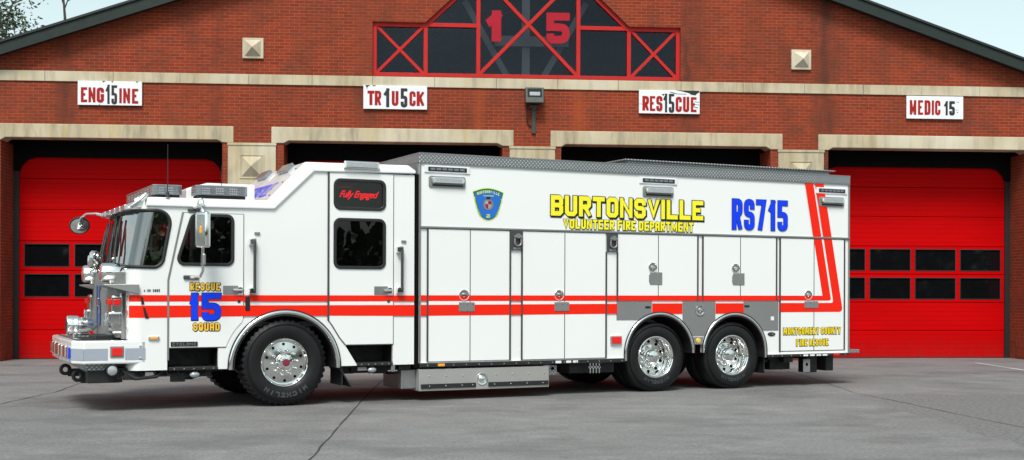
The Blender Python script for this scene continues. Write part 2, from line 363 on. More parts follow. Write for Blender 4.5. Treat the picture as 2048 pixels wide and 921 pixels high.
    def build(s, name, mat, parent=None, bevel=0, seg=2, smooth=None):
        me = bpy.data.meshes.new(name); me.from_pydata(s.v, [], s.f)
        bm = bmesh.new(); bm.from_mesh(me); bmesh.ops.recalc_face_normals(bm, faces=bm.faces); bm.to_mesh(me); bm.free()
        me.materials.append(M[mat] if isinstance(mat, str) else mat)
        if smooth is not None:
            for p in me.polygons: p.use_smooth = True
            me.set_sharp_from_angle(angle=R(smooth))
        o = bpy.data.objects.new(name, me); C.objects.link(o)
        if parent is not None: o.parent = parent
        if bevel:
            b = o.modifiers.new('bevel', 'BEVEL'); b.width = bevel; b.segments = seg; b.limit_method = 'ANGLE'; b.angle_limit = R(40)
        return o
def thing(name, label, cat, loc=(0,0,0), rz=0, group=None):
    o = bpy.data.objects.new(name, None); C.objects.link(o); o.empty_display_size = 0.2
    o.location = loc; o.rotation_euler = (0, 0, rz); o['label'] = label; o['category'] = cat
    if group: o['group'] = group
    return o
def tag(o, label=None, cat=None, group=None, kind=None):
    for k, v in (('label', label), ('category', cat), ('group', group), ('kind', kind)):
        if v: o[k] = v
    return o
def rrect(x0, x1, z0, z1, r, n=6): return rpoly([(x0,z0),(x1,z0),(x1,z1),(x0,z1)], r, n)
def rpoly(pts, r, n=6):
    out = []; k = len(pts)
    for i in range(k):
        rr = r[i] if isinstance(r, (list, tuple)) else r
        p, a, b = Vector(pts[i]), Vector(pts[i-1]), Vector(pts[(i+1)%k])
        if rr <= 0: out.append(tuple(p)); continue
        u, v = (a-p).normalized(), (b-p).normalized()
        half = math.acos(max(-1, min(1, u.dot(v))))/2
        d = rr/math.tan(half); c = p+(u+v).normalized()*(rr/math.sin(half))
        s0, s1 = p+u*d-c, p+v*d-c
        a0 = math.atan2(s0.y, s0.x); da = math.atan2(s1.y, s1.x)-a0
        da = (da+PI) % (2*PI)-PI
        for j in range(n+1): out.append((c.x+rr*math.cos(a0+da*j/n), c.y+rr*math.sin(a0+da*j/n)))
    return out
def arc(cx, cz, r, a0, a1, n=24): return [(cx+r*math.cos(R(a0+(a1-a0)*i/n)), cz+r*math.sin(R(a0+(a1-a0)*i/n))) for i in range(n+1)]
def inset(poly, d):
    k = len(poly); out = []
    area = sum(poly[i][0]*poly[(i+1)%k][1]-poly[(i+1)%k][0]*poly[i][1] for i in range(k))
    sg = 1 if area > 0 else -1
    for i in range(k):
        p, a, b = Vector(poly[i]), Vector(poly[i-1]), Vector(poly[(i+1)%k])
        e1, e2 = (p-a).normalized(), (b-p).normalized()
        n1, n2 = Vector((-e1.y, e1.x))*sg, Vector((-e2.y, e2.x))*sg
        m = n1+n2
        if m.length < 1e-6: m = n1
        m.normalize(); q = p+m*(d/max(0.4, m.dot(n1))); out.append((q.x, q.y))
    return out

# ---------------------------------------------------------------- block lettering (own stroke alphabet)
c1 = 1
GL = {
 'A': [[(0,0),(0,1,c1),(1,1,c1),(1,0)], [(0,.42),(1,.42)]], 'B': [[(0,0),(0,1),(1,1,c1),(1,.52,c1),(0,.52)], [(.1,.52),(1,.52,c1),(1,0,c1),(0,0)]],
 'C': [[(1,.66),(1,1,c1),(0,1,c1),(0,0,c1),(1,0,c1),(1,.34)]], 'D': [[(0,0),(0,1),(1,1,c1),(1,0,c1),'z']],
 'E': [[(1,1),(0,1),(0,0),(1,0)], [(0,.52),(.85,.52)]], 'F': [[(1,1),(0,1),(0,0)], [(0,.5),(.85,.5)]],
 'G': [[(1,.7),(1,1,c1),(0,1,c1),(0,0,c1),(1,0,c1),(1,.46),(.55,.46)]], 'H': [[(0,0),(0,1)],[(1,0),(1,1)],[(0,.5),(1,.5)]], 'I': [[(0,0),(0,1)]],
 'K': [[(0,0),(0,1)],[(1,1),(.1,.42)],[(.35,.62),(1,0)]], 'L': [[(0,1),(0,0),(1,0)]], 'M': [[(0,0),(0,1)],[(1,0),(1,1)],[(.0,1),(.5,.22),(1,1)]],
 'N': [[(0,0),(0,1)],[(1,0),(1,1)],[(0,1),(1,0)]], 'O': [[(0,0,c1),(0,1,c1),(1,1,c1),(1,0,c1),'z']], 'P': [[(0,0),(0,1),(1,1,c1),(1,.45,c1),(0,.45)]],
 'Q': [[(0,0,c1),(0,1,c1),(1,1,c1),(1,0,c1),'z'],[(.55,.3),(1,0)]], 'R': [[(0,0),(0,1),(1,1,c1),(1,.47,c1),(0,.47)],[(.5,.47),(1,0)]],
 'S': [[(1,.7),(1,1,c1),(0,1,c1),(0,.52,c1),(1,.5,c1),(1,0,c1),(0,0,c1),(0,.3)]], 'T': [[(0,1),(1,1)],[(.5,1),(.5,0)]],
 'U': [[(0,1),(0,0,c1),(1,0,c1),(1,1)]], 'V': [[(0,1),(.5,0),(1,1)]], 'Y': [[(0,1),(.5,.46),(1,1)],[(.5,.5),(.5,0)]],
 '1': [[(0,.74),(.75,1)],[(.75,1),(.75,0)]], '2': [[(0,.7),(0,1,c1),(1,1,c1),(1,.58),(0,0),(1,0)]], '3': [[(0,.74),(0,1,c1),(1,1,c1),(1,.52,c1),(.3,.52)],[(.3,.52),(1,.52,c1),(1,0,c1),(0,0,c1),(0,.26)]],
 '4': [[(.75,0),(.75,1),(0,.32),(1,.32)]], '5': [[(1,1),(0,1),(0,.54),(1,.54,c1),(1,0,c1),(0,0,c1),(0,.26)]], '7': [[(0,1),(1,1),(.35,0)]],
 '0': [[(0,0,c1),(0,1,c1),(1,1,c1),(1,0,c1),'z']], '-': [[(.1,.5),(.9,.5)]], '.': [[(0,0),(0,.06)]],
}
GW = {'I': 0.0, 'M': 1.6, 'N': 1.1, '1': 0.62, ' ': 0.45, '-': 0.6, '.': 0.0, 'T': 1.0, 'V': 1.1, 'Y': 1.1}
def glyph(ch, x0, x1, z0, z1, t, rnd=False, cs=None):
    if ch in 'MN': t *= 0.86
    polys = []; hw = t/2; W, Hh = x1-x0-t, z1-z0-t
    cs = cs if cs is not None else t*(0.9 if rnd else 0.42)
    for path in GL[ch]:
        closed = path[-1] == 'z'; raw = [p for p in path if p != 'z']
        P = [Vector((x0+hw+p[0]*W, z0+hw+p[1]*Hh)) for p in raw]
        if not closed:      # run ends out to the box
            for e, nb in ((0, 1), (-1, -2)):
                d = (P[e]-P[nb]).normalized()
                if abs(d.x) > 0.99 or abs(d.y) > 0.99:
                    if raw[e][1] in (0, 1) and abs(d.y) > 0.99 or raw[e][0] in (0, 1) and abs(d.x) > 0.99: P[e] = P[e]+d*hw
                else: P[e] = P[e]+d*hw
        pts = []; k = len(P)
        for i in range(k):
            if len(raw[i]) > 2 and (closed or 0 < i < k-1):
                a, b = P[i-1], P[(i+1)%k]; c = min(cs, (a-P[i]).length*0.48, (b-P[i]).length*0.48)
                p, q = P[i]+(a-P[i]).normalized()*c, P[i]+(b-P[i]).normalized()*c
                if rnd:
                    for s_ in (0, .25, .5, .75, 1): pts.append(p*(1-s_)**2+P[i]*2*s_*(1-s_)+q*s_*s_)
                else: pts += [p, q]
            else: pts.append(P[i])
        k = len(pts); A, B = [], []
        for i in range(k):
            if closed or 0 < i < k-1:
                e1, e2 = (pts[i]-pts[i-1]).normalized(), (pts[(i+1)%k]-pts[i]).normalized()
                n1, n2 = Vector((-e1.y, e1.x)), Vector((-e2.y, e2.x)); m = n1+n2
                m = n1 if m.length < 1e-5 else m.normalized()
                off = m*(hw/max(0.38, m.dot(n1)))
            else:
                e = (pts[1]-pts[0]) if i == 0 else (pts[-1]-pts[-2]); e = e.normalized(); off = Vector((-e.y, e.x))*hw
            cl = lambda v: (min(max(v.x, x0), x1), min(max(v.y, z0), z1))
            A.append(cl(pts[i]+off)); B.append(cl(pts[i]-off))
        polys.append([(A[i], A[(i+1)%k], B[(i+1)%k], B[i]) for i in range(k if closed else k-1)])
    return polys
def put(mb, polys, y):
    for n_, pl in enumerate(polys):
        for i_, q in enumerate(pl): mb.sheet(list(q), y-0.0009*n_-0.00012*i_)
def layout(text, x0, x1, t, gap):
    ws = [GW.get(c, 1.0) for c in text]; n = len(text)
    free = (x1-x0)-gap*(n-1)-t*sum(1 for c in text if c != ' ')
    k = free/sum(ws); out = []; x = x0
    for c, w_ in zip(text, ws):
        wd = w_*k+(t if c != ' ' else 0); out.append((c, x, x+wd)); x += wd+gap
    return out
def lettering(name, parent, text, x0, x1, z0, z1, y, t, gap, mat, outline=0.0, shadow=0.0, rnd=False, mtx=None, slope=0.0):
    lay = layout(text, x0, x1, t, gap); mb = MB(); bk = MB()
    for c, a, b in lay:
        if c == ' ': continue
        dz = slope*(a-x0)
        put(mb, glyph(c, a, b, z0+dz, z1+dz, t, rnd), y)
        if outline: put(bk, glyph(c, a-outline, b+outline, z0+dz-outline, z1+dz+outline, t+2*outline, rnd, cs=t*(0.9 if rnd else 0.42)+outline*0.5), y+0.004)
        if shadow:
            for f in (0.5, 1.0): put(bk, glyph(c, a-outline+shadow*f, b+outline+shadow*f, z0+dz-outline-shadow*f, z1+dz+outline-shadow*f, t+2*outline, rnd, cs=t*(0.9 if rnd else 0.42)+outline*0.5), y+0.006+0.001*f)
    if mtx is not None: mb.xf(mtx); bk.xf(mtx)
    o = mb.build(name, mat, parent)
    if bk.v: bk.build('letter_shadow', 'ink', o)
    return o

# ================================================================ GROUND
g = MB(); g.add([(-500,-500,0),(500,-500,0),(500,500,0),(-500,500,0)], [(0,1,2,3)])
tag(g.build('ground', 'ground'), kind='structure')
def wobble_line(pts, wd, amp, seed, z=0.004):
    rnd = random.Random(seed); mb = MB(); P = []
    for (x0,y0),(x1,y1) in zip(pts, pts[1:]):
        n = max(2, int(math.hypot(x1-x0, y1-y0)/0.3))
        for i in range(n): P.append(Vector((x0+(x1-x0)*i/n+rnd.uniform(-amp,amp), y0+(y1-y0)*i/n, z)))
    P.append(Vector((*pts[-1], z))); vs, fs = [], []
    for i, p in enumerate(P):
        d = (P[min(i+1,len(P)-1)]-P[max(i-1,0)]).normalized(); nn = Vector((-d.y, d.x, 0)); h = wd/2*rnd.uniform(0.5, 1.2)
        vs += [p+nn*h, p-nn*h]
    fs = [(2*i, 2*i+1, 2*i+3, 2*i+2) for i in range(len(P)-1)]
    return mb.add(vs, fs)
jt = wobble_line([(-1.60,6),(-1.77,10.95),(-2.02,16.97),(-2.13,20.18),(-2.2,26.2)], 0.020, 0.008, 1)
jt.v += []; b_ = wobble_line([(6.0,9),(5.62,13.81),(5.05,18.49),(5.15,22.0),(5.0,26.5)], 0.014, 0.018, 2); jt.add(b_.v, b_.f)
b_ = wobble_line([(-6.5,13),(-6.63,16.21),(-6.59,18.03),(-6.79,19.44),(-6.8,25.5)], 0.015, 0.03, 3); jt.add(b_.v, b_.f)
tag(jt.build('ground_joints', 'joint'), kind='structure')
tag(wobble_line([(9.72,26.2),(9.74,23.6),(9.76,18.0)], 0.10, 0.004, 4).build('painted_ground_line', 'road_paint'), kind='structure')

# ================================================================ FIRE STATION
BX, BY, BA = 0.00495, 26.40845, R(4.716)
st = thing('fire_station', 'red brick fire station with four red bay doors and a gabled dark green roof', 'building', (BX, BY, 0), BA)
S_L, S_R, APX = -12.6, 13.4, 0.38
rake = lambda x: 9.97-0.338*abs(x-APX)
OPEN = [(-10.50,-6.04), (-4.78,-0.216), (1.03,5.56), (6.83,11.32)]
LINT = [(-10.76,-5.81), (-5.035,0.017), (0.802,5.82), (6.605,11.58)]
Zl0, Zl1, ZIN = 4.53, 4.872, 4.587
w_out = [(-2.95,5.975),(3.592,5.975),(3.592,7.11),(2.48,7.11),(APX-0.05,9.15),(-1.85,7.11),(-2.95,7.11)]
wall = MB()
wall.panel([(S_L,Zl1),(S_R,Zl1),(S_R,rake(S_R)),(APX,rake(APX)),(S_L,rake(S_L))], [w_out], 0, 0.4)
xs = [S_L]+[v for o in OPEN for v in o]+[S_R]
for i in range(0, len(xs), 2): wall.box(xs[i], xs[i+1], 0, 0.98, -0.05, Zl0)
fill = [(S_L,LINT[0][0])]+[(LINT[i][1],LINT[i+1][0]) for i in range(3)]+[(LINT[3][1],S_R)]
for a, b in fill: wall.box(a, b, 0, 0.4, Zl0, Zl1)
for a, b in OPEN: wall.box(a-0.1, b+0.1, 0.42, 0.98, Zl0+0.1, 5.2)
wall.build('brick_wall', 'brick', st)
bw = MB(); bw.box(S_L, S_L+0.3, 0.98, 22, -0.05, rake(S_L)-0.05).box(S_R-0.3, S_R, 0.98, 22, -0.05, rake(S_R)-0.05)
bw.prism([(S_L,-0.05),(S_R,-0.05),(S_R,rake(S_R)-.05),(APX,rake(APX)-.05),(S_L,rake(S_L)-.05)], 21.7, 22)
bw.build('rear_wall', 'brick', st)
for a, b in zip(OPEN, LINT):
    MB().prism([(b[0],Zl0+.002),(a[0],Zl0+.002),(a[0]+.10,ZIN),(a[1]-.10,ZIN),(a[1],Zl0+.002),(b[1],Zl0+.002),(b[1],Zl1-.002),(b[0],Zl1-.002)], -0.025, 0.42).build('lintel', 'precast', st, bevel=0.012)
bc = MB()
edges = [S_L, -11.0, -9.62, -8.25, -6.9, -5.5, -4.2, -2.95, -1.65, -0.35, 0.95, 2.25, 3.6, 4.95, 6.3, 7.6, 8.9, 10.2, 11.6, S_R]
for a, b in zip(edges, edges[1:]): bc.box(a+.003, b-.003, -0.03, 0.01, 5.745, 5.955)
bc.build('stone_band', 'precast', st, bevel=0.006)
def pyramid(mb, cx, cz, h, y, d):
    mb.add([(cx-h,y,cz-h),(cx+h,y,cz-h),(cx+h,y,cz+h),(cx-h,y,cz+h),(cx,y-d,cz)], [(0,1,4),(1,2,4),(2,3,4),(3,0,4),(0,3,2,1)])
for cx, cw in ((-5.432,.492), (0.416,.482), (6.225,.50)):
    p = MB().box(cx-cw, cx+cw, -0.035, 0.02, 3.52, Zl0-.004).build('pier_capital', 'precast', st, bevel=0.008)
    MB().box(cx-cw-.01, cx+cw+.01, -0.05, 0.02, Zl0-.05, Zl0-.001).build('capital_edge', 'precast', p)
    q = MB(); rr = [(cx-.25,3.79),(cx+.25,3.79),(cx+.25,4.29),(cx-.25,4.29)]
    q.ring(rr, inset(rr, .025), -0.05, -0.03); pyramid(q, cx, 4.04, .215, -0.036, .13)
    q.build('pyramid_boss', 'precast', p)
for cx, cz in ((-5.415,6.493), (6.218,6.468)):
    p = MB().box(cx-.215, cx+.215, -0.05, 0.02, cz-.213, cz+.213).build('stone_block', 'precast', st, bevel=0.006)
    q = MB(); pyramid(q, cx, cz, .165, -0.051, .15); q.build('pyramid_boss', 'precast', p)
# roof
rf = MB()
for sg in (-1, 1):
    xe = S_L-0.5 if sg < 0 else S_R+0.5
    zt = lambda x: 9.875-0.338*abs(x-APX)+0.27
    ze = zt(xe); d = 0.16
    poly = [(APX,zt(APX)),(xe,ze),(xe,ze-d),(APX,zt(APX)-d)]
    rf.prism(poly, -0.24, 22.4)
roof = rf.build('roof', 'roof', st)
fa = MB(); lip = MB(); so = MB()
for sg in (-1, 1):
    xe = S_L-0.5 if sg < 0 else S_R+0.5
    zb = lambda x: 9.875-0.338*abs(x-APX)
    fa.prism([(APX,zb(APX)),(xe,zb(xe)),(xe,zb(xe)+.23),(APX,zb(APX)+.23)], -0.30, -0.245)
    lip.prism([(APX,zb(APX)+.236),(xe,zb(xe)+.236),(xe,zb(xe)+.285),(APX,zb(APX)+.285)], -0.335, -0.245)
    so.prism([(APX,zb(APX)+.04),(xe,zb(xe)+.04),(xe,zb(xe)+.07),(APX,zb(APX)+.07)], -0.244, -0.005)
fa.build('fascia', 'roof', roof); lip.build('roof_edge', 'roof_light', roof); so.build('soffit', 'roof_light', roof)
# gable window
gw = MB()
def bar(mb, p, q, wd, y0, y1, ext=0.0):
    p, q = Vector(p), Vector(q); d = (q-p).normalized(); n = Vector((-d.y, d.x))*wd/2; p = p-d*ext; q = q+d*ext
    mb.prism([tuple(p+n), tuple(q+n), tuple(q-n), tuple(p-n)], y0, y1)
wi = inset(w_out, 0.085)
gw.ring(w_out, wi, 0.07, 0.19)
for x, zt_ in ((-1.84,7.06),(-0.73,8.2),(1.40,8.2),(2.49,7.06)): bar(gw, (x,6.02), (x,zt_), 0.085, 0.074, 0.186)
bar(gw, (-1.84,7.08), (-0.73,7.08), 0.085, 0.078, 0.182); bar(gw, (1.40,7.08), (2.49,7.08), 0.085, 0.078, 0.182)
bar(gw, (-0.73,6.03), (1.40,8.22), 0.075, 0.082, 0.178); bar(gw, (1.40,6.03), (-0.73,8.22), 0.075, 0.086, 0.174)
for a, b in ((-2.92,-1.84),(2.49,3.56)):
    bar(gw, (a,6.0), (b,7.09), 0.065, 0.082, 0.178); bar(gw, (b,6.0), (a,7.09), 0.065, 0.086, 0.174)
frame = gw.build('gable_window', 'frame_red', st, bevel=0.004)
gp = MB(); gp.sheet(w_out, 0.13); gp.build('window_glass', 'gable_glass', frame)
nb = MB(); put(nb, glyph('1', -0.58, -0.20, 6.76, 7.42, 0.20, True), 0.12); nb.build('numeral', 'num_red', frame)
nb = MB(); put(nb, glyph('5', 0.72, 1.22, 6.745, 7.40, 0.165, True), 0.12); nb.build('numeral', 'num_red', frame)
tr = MB(); bar(tr, (0.33,5.9), (0.33,9.0), 0.17, 0.62, 0.7); bar(tr, (-0.35,6.86), (1.25,6.86), 0.22, 0.52, 0.6)
bar(tr, (-1.0,7.75), (0.02,5.98), 0.13, 0.72, 0.8); bar(tr, (1.66,7.75), (0.64,5.98), 0.13, 0.72, 0.8)
tr.build('roof_truss', 'white_steel', frame)
gi = MB(); gi.add([(-3.4,.41,5.6),(4.1,.41,5.6),(4.1,4.5,5.6),(-3.4,4.5,5.6),(-3.4,.41,9.3),(4.1,.41,9.3),(4.1,4.5,9.3),(-3.4,4.5,9.3)], [(0,1,2,3),(4,7,6,5),(1,5,6,2),(2,6,7,3),(3,7,4,0)])
gi.build('room_interior', 'gable_interior', st)
# bay doors
ROWS = [(0.02,0.615),(0.625,1.245),(1.255,1.875),(1.885,2.505),(2.515,3.165),(3.175,3.815),(3.825,4.6)]
for di, (a, b) in enumerate(OPEN):
    x0, x1 = a+0.11, b-0.11; wx = []
    pitch = (x1-x0-0.09)/4
    for k in range(4): wx.append((x0+0.1+k*pitch, x0+0.1+k*pitch+pitch-0.095))
    dm = MB()
    for ri, (z0, z1) in enumerate(ROWS):
        holes = []
        if ri in (2, 3):
            h0, h1 = (1.315,1.805) if ri == 2 else (1.952,2.445)
            holes = [[(p,h0),(q,h0),(q,h1),(p,h1)] for p, q in wx]
        dm.panel([(x0,z0),(x1,z0),(x1,z1),(x0,z1)], holes, 0.88, 0.93)
    door = dm.build('bay_door', 'door_red', st, bevel=0.004, seg=1)
    for h0, h1 in ((1.315,1.805),(1.952,2.445)):
        for p, q in wx:
            rr = [(p,h0),(q,h0),(q,h1),(p,h1)]
            pn = MB().ring(rr, inset(rr, .018), 0.872, 0.90).build('window_frame', 'rubber', door)
            MB().sheet(rr, 0.905).build('window_pane', 'dark_glass', door)
    MB().box(x0-.1, x1+.1, 0.94, 0.97, 0, 4.62).build('door_backing', 'black_gap', door)
    MB().box(x0, x1, 0.868, 0.94, 0, 0.019).build('bottom_seal', 'rubber', door)
    for xt in (x0-.05, x1+.05): MB().box(xt-.055, xt+.055, 0.84, 0.878, 0, 4.6).build('door_track', 'rubber', door)
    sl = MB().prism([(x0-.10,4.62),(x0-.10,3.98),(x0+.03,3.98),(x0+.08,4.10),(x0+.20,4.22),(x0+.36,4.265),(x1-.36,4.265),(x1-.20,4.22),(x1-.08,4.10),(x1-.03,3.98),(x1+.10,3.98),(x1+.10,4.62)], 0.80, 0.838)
    sl.build('header_shade', 'black_gap', door)  # black panel shaped as the shade below the lintel

# ---------------------------------------------------------------- wall signs (things of their own)
def wall_pt(s, d=0.0): return (BX+s*math.cos(BA)-d*math.sin(BA), BY+s*math.sin(BA)+d*math.cos(BA))
def sign(x0, x1, z0, z1, label, letters, scuffs=()):
    W, H_ = x1-x0, z1-z0; x, y = wall_pt(x0, -0.03)
    r = thing('wall_sign', label, 'sign', (x, y, z0), BA, 'bay name signs on the fire station wall')
    bd = MB().box(0, W, -0.03, -0.004, 0, H_).build('sign_board', 'white_sign', r, bevel=0.003)
    
    groups_ = {}
    for ch, a, b, c, d, col in letters:
        if col == 'r': groups_.setdefault(sum(1 for q in letters if q[5] == 'b' and q[1] < a), []).append((ch, a, b, c, d))
    for gl_s in groups_.values():
        rd = MB()
        for ch, a, b, c, d in gl_s: put(rd, glyph(ch, a*W, b*W, c*H_, d*H_, min((b-a)*W*0.43, 0.066) if ch != 'I' else (b-a)*W, True), -0.034)
        rd.build('red_lettering', 'sign_red', r)
    for ch, a, b, c, d, col in letters:
        if col == 'b':
            bk = MB(); put(bk, glyph(ch, a*W, b*W, c*H_, d*H_, min((b-a)*W*0.46, 0.072), True), -0.034); bk.build('black_numeral', 'sign_black', r)
    for k, p in enumerate(scuffs): MB().sheet([(u*W, v*H_) for u, v in p], -0.0325-0.0002*k).build('worn_patch', 'sign_black', r)
    return r
lz = (.115, .73); bz = (.05, .85)
sign(-8.953, -7.663, 5.262, 5.756, 'white wall sign with ENG 15 INE in red and black above the leftmost bay', [('E',.05,.148,.11,.73,'r'),('N',.168,.277,.11,.73,'r'),('G',.295,.41,.10,.73,'r'),('1',.43,.507,.055,.85,'b'),('5',.525,.613,.04,.83,'b'),('I',.647,.686,.09,.71,'r'),('N',.708,.815,.09,.71,'r'),('E',.845,.943,.08,.70,'r')],
     [[(.38,1),(.40,.94),(.43,1)],[(.52,1),(.54,.93),(.55,1)],[(.90,1),(.92,.95),(.95,1)],[(.335,0),(.34,.09),(.345,0)]])
sign(-3.136, -1.809, 5.27, 5.762, 'white wall sign with TR 1 U 5 CK letters over the second bay from left', [('T',.064,.172,.16,.77,'r'),('R',.178,.28,.15,.77,'r'),('1',.313,.42,.08,.88,'b'),('U',.444,.55,.14,.77,'r'),('5',.585,.69,.08,.89,'b'),('C',.722,.82,.14,.77,'r'),('K',.835,.957,.15,.77,'r')],
     [[(.03,1),(.05,.90),(.055,.80),(.065,.93),(.11,1)],[(.14,1),(.16,.95),(.2,1)]])
sign(2.685, 3.996, 5.262, 5.76, 'cracked white wall sign with RES 15 CUE letters and a black torn corner', [('R',.055,.164,.115,.74,'r'),('E',.178,.267,.105,.74,'r'),('S',.283,.386,.10,.75,'r'),('1',.396,.473,.055,.85,'b'),('5',.49,.58,.04,.85,'b'),('C',.603,.704,.08,.73,'r'),('U',.724,.827,.075,.73,'r'),('E',.852,.948,.08,.72,'r')],
     [[(.60,1),(.70,.965),(.83,.88),(.86,.82),(.93,.80),(.96,.88),(.995,.93),(.99,1)],[(.5,.92),(.62,.84),(.78,.83),(.78,.85),(.63,.86),(.52,.935)],[(.91,.52),(.99,.49),(.99,.51),(.92,.54)],[(.90,.40),(.99,.385),(.99,.40),(.91,.42)],[(.89,.30),(.97,.25),(.97,.28),(.9,.32)],[(.0,.395),(.05,.39),(.05,.40),(0,.405)],[(.37,.82),(.40,.76),(.42,.83),(.45,.86)]])
sign(8.545, 9.814, 5.236, 5.728, 'white wall sign reading MEDIC 15 over the rightmost bay', [('M',.055,.17,.17,.81,'r'),('E',.20,.29,.17,.81,'r'),('D',.315,.42,.17,.81,'r'),('I',.443,.482,.17,.81,'r'),('C',.50,.595,.17,.81,'r'),('1',.655,.735,.165,.79,'b'),('5',.75,.85,.16,.79,'b')],
     [[(.87,.72),(.89,.77),(.92,.75),(.93,.70),(.915,.735),(.89,.75)],[(.86,.45),(.89,.40),(.92,.42),(.89,.385)],[(.88,.32),(.91,.30),(.90,.27)]])
# floodlight
x, y = wall_pt(0.44, 0)
fl = thing('floodlight', 'dark bronze floodlight on a bracket arm between the middle two bays', 'floodlight', (x, y, 4.8), BA)
MB().box(-.045,.045,-.05,-.001,0,.62).build('bracket_arm', 'bronze', fl, bevel=0.008)
kn = MB().cyl((-.1,-.12,.565),(.1,-.12,.565),.035).box(-.03,.03,-.13,-.04,.5,.6); kn.build('knuckle_joint', 'bronze', fl, smooth=40)
hd = MB(); hd.add([(-.2,-.30,.61),(.2,-.30,.61),(.2,-.04,.64),(-.2,-.04,.64),(-.2,-.22,.95),(.2,-.22,.95),(.2,-.08,.95),(-.2,-.08,.95)], [(0,3,2,1),(4,5,6,7),(0,1,5,4),(1,2,6,5),(2,3,7,6),(3,0,4,7)])
hh = hd.build('lamp_housing', 'bronze', fl, bevel=0.02)
MB().add([(-.15,-.275,.74),(.15,-.275,.74),(.15,-.235,.92),(-.15,-.235,.92)], [(0,1,2,3)]).build('lamp_glass', 'dark_glass', hh)
MB().box(-.11,.11,-.262,-.258,.77,.845).xf(Matrix.Translation((0,-.012,0))).build('reflector', 'lens_clear', hh, bevel=0.01)
MB().tube([(-.14,-.06,.62),(-.15,-.07,.5),(-.145,-.05,.3),(-.12,-.03,.2),(-.07,-.02,.16),(-.02,-.02,.16)], .012).build('power_cable', 'rubber', fl, smooth=60)

# ================================================================ FIRE TRUCK (local x rearwards, y across, z up)
TH = R(26)
tk = thing('rescue_truck', 'white heavy rescue fire truck with red stripes and yellow lettering parked across the apron', 'fire truck', (-2.899155, 15.991594, 0), TH)
W = 2.5
def B(name, mat, *b, **k):
    mb = MB()
    for x in b: mb.box(*x)
    return mb.build(name, mat, k.pop('parent', tk), **k)
# ---- cab side
arcL = arc(0, .5, .70, 180, 0, 36)      # left to right over the wheel
cab_outer = [(-1.48,.765),(-.857,.765),(-.857,.497),(-.70,.497)]+arcL[1:-1]+[(.70,.497),(.97,.497),(.80,.765),(1.465,.765),(1.465,.497),(1.765,.497),(1.765,3.03),(.37,3.03),(-.15,2.52),(-1.275,2.52),(-1.48,1.6)]
win1 = rpoly([(-1.40,1.784),(-.661,1.784),(-.661,2.432),(-1.195,2.432)], [.09,.09,.09,.09])
win2 = rrect(.636,1.356,2.536,2.945,.09); win3 = rrect(.636,1.356,1.766,2.430,.09)
cab = MB()
holes = [inset(w_, .02) for w_ in (win1, win2, win3)]
cab.panel(cab_outer, holes, 0.0, 0.045)
cab.panel(cab_outer, holes, W-.045, W)
cab.box(1.72, 1.765, .05, W-.05, .6, 3.1)
cab_o = cab.build('cab_body', 'white', tk)
# doors, slightly proud, with window openings
d1 = [(-1.462,.775)]+[(-.775,.775)]+[p for p in arc(0,.5,.76,160,133,8)]+[(-.545,1.10),(-.545,2.435),(-1.288,2.435),(-1.462,1.605)]
d1 = [(-1.462,.775),(-.76,.775)]+arc(0,.5,.81,160,134,8)+[(-.545,1.13),(-.545,2.435),(-1.288,2.435),(-1.462,1.605)]
d2 = [(.81,.775),(1.463,.775),(1.463,3.015),(.578,3.015),(.578,1.10)]+arc(0,.5,.81,44,20,6)[:-1]
def cab_door(poly, holes, y0, y1):
    o = MB().panel(poly, holes, y0, y1).build('cab_door', 'white', tk, bevel=0.004, seg=1); return o
dA = cab_door(d1, [win1], -.010, -.001); dB = cab_door(d2, [win2, win3], -.010, -.001)
def frame_and_glass(win, door, gm='cab_glass'):
    MB().ring(win, inset(win, .038), -.026, .03).build('window_frame', 'rubber', door, bevel=0.006)
    MB().sheet(inset(win, .03), .008).build('window_glass', gm, door)
frame_and_glass(win1, dA); frame_and_glass(win2, dB); frame_and_glass(win3, dB)
for w_ in (win1, win2, win3): MB().sheet(w_, W-.02).build('far_side_glass', 'cab_glass', tk)
sl = MB()
def line(mb, pts, wd, y0, y1):
    for a, b in zip(pts, pts[1:]): bar(mb, a, b, wd, y0, y1)
line(sl, [(-1.472,.62),(-1.472,1.605),(-1.296,2.445)], .022, -.016, -.001); sl.build('door_hinge', 'steel', dA)
sl = MB().box(.556,.578,-.02,-.001,1.10,3.02); line(sl, [(.567,1.10),(.62,1.03),(.72,.87),(.80,.775)], .012, -.012, -.001); sl.build('door_hinge', 'dark_grey', dB)
sl = MB(); line(sl, [(-.54,2.44),(-.54,1.13)], .007, -.006, -.001); line(sl, [(-1.29,2.44),(-.54,2.44)], .006, -.006, -.001); line(sl, [(1.468,3.02),(1.468,.77)], .007, -.006, -.001)
line(sl, [(-1.46,.769),(-.76,.769)], .008, -.006, -.001); line(sl, [(.81,.769),(1.47,.769)], .008, -.006, -.001)
sl.build('door_gap', 'seam', tk)
# interior
inr = MB().box(-1.9,1.70,.06,W-.06,1.02,1.08).box(.45,.50,.06,W-.06,1.08,2.3).box(-1.86,-1.55,.1,W-.1,1.08,1.66)
inr.build('cab_interior', 'interior', tk)
for yy in (.28, 1.62):
    B('seat', 'seat', (-.75,-.25,yy,yy+.55,1.1,1.55), (-.32,-.18,yy,yy+.55,1.5,2.22), bevel=0.05)
sw = MB(); sw.tube([(-1.30+.07*math.cos(a), .55+.23*math.sin(a), 1.80+.20*math.cos(a)) for a in [i*PI/12 for i in range(24)]], .017, closed=True); sw.cyl((-1.3,.55,1.8),(-1.5,.55,1.6),.03)
sw.build('steering_wheel', 'chassis', tk, smooth=60)
db = MB().box(-1.62,-1.50,.1,.5,1.66,1.83).box(-1.55,-1.47,.12,.2,1.9,2.15); db.build('dashboard_gear', 'chassis', tk, bevel=0.02)
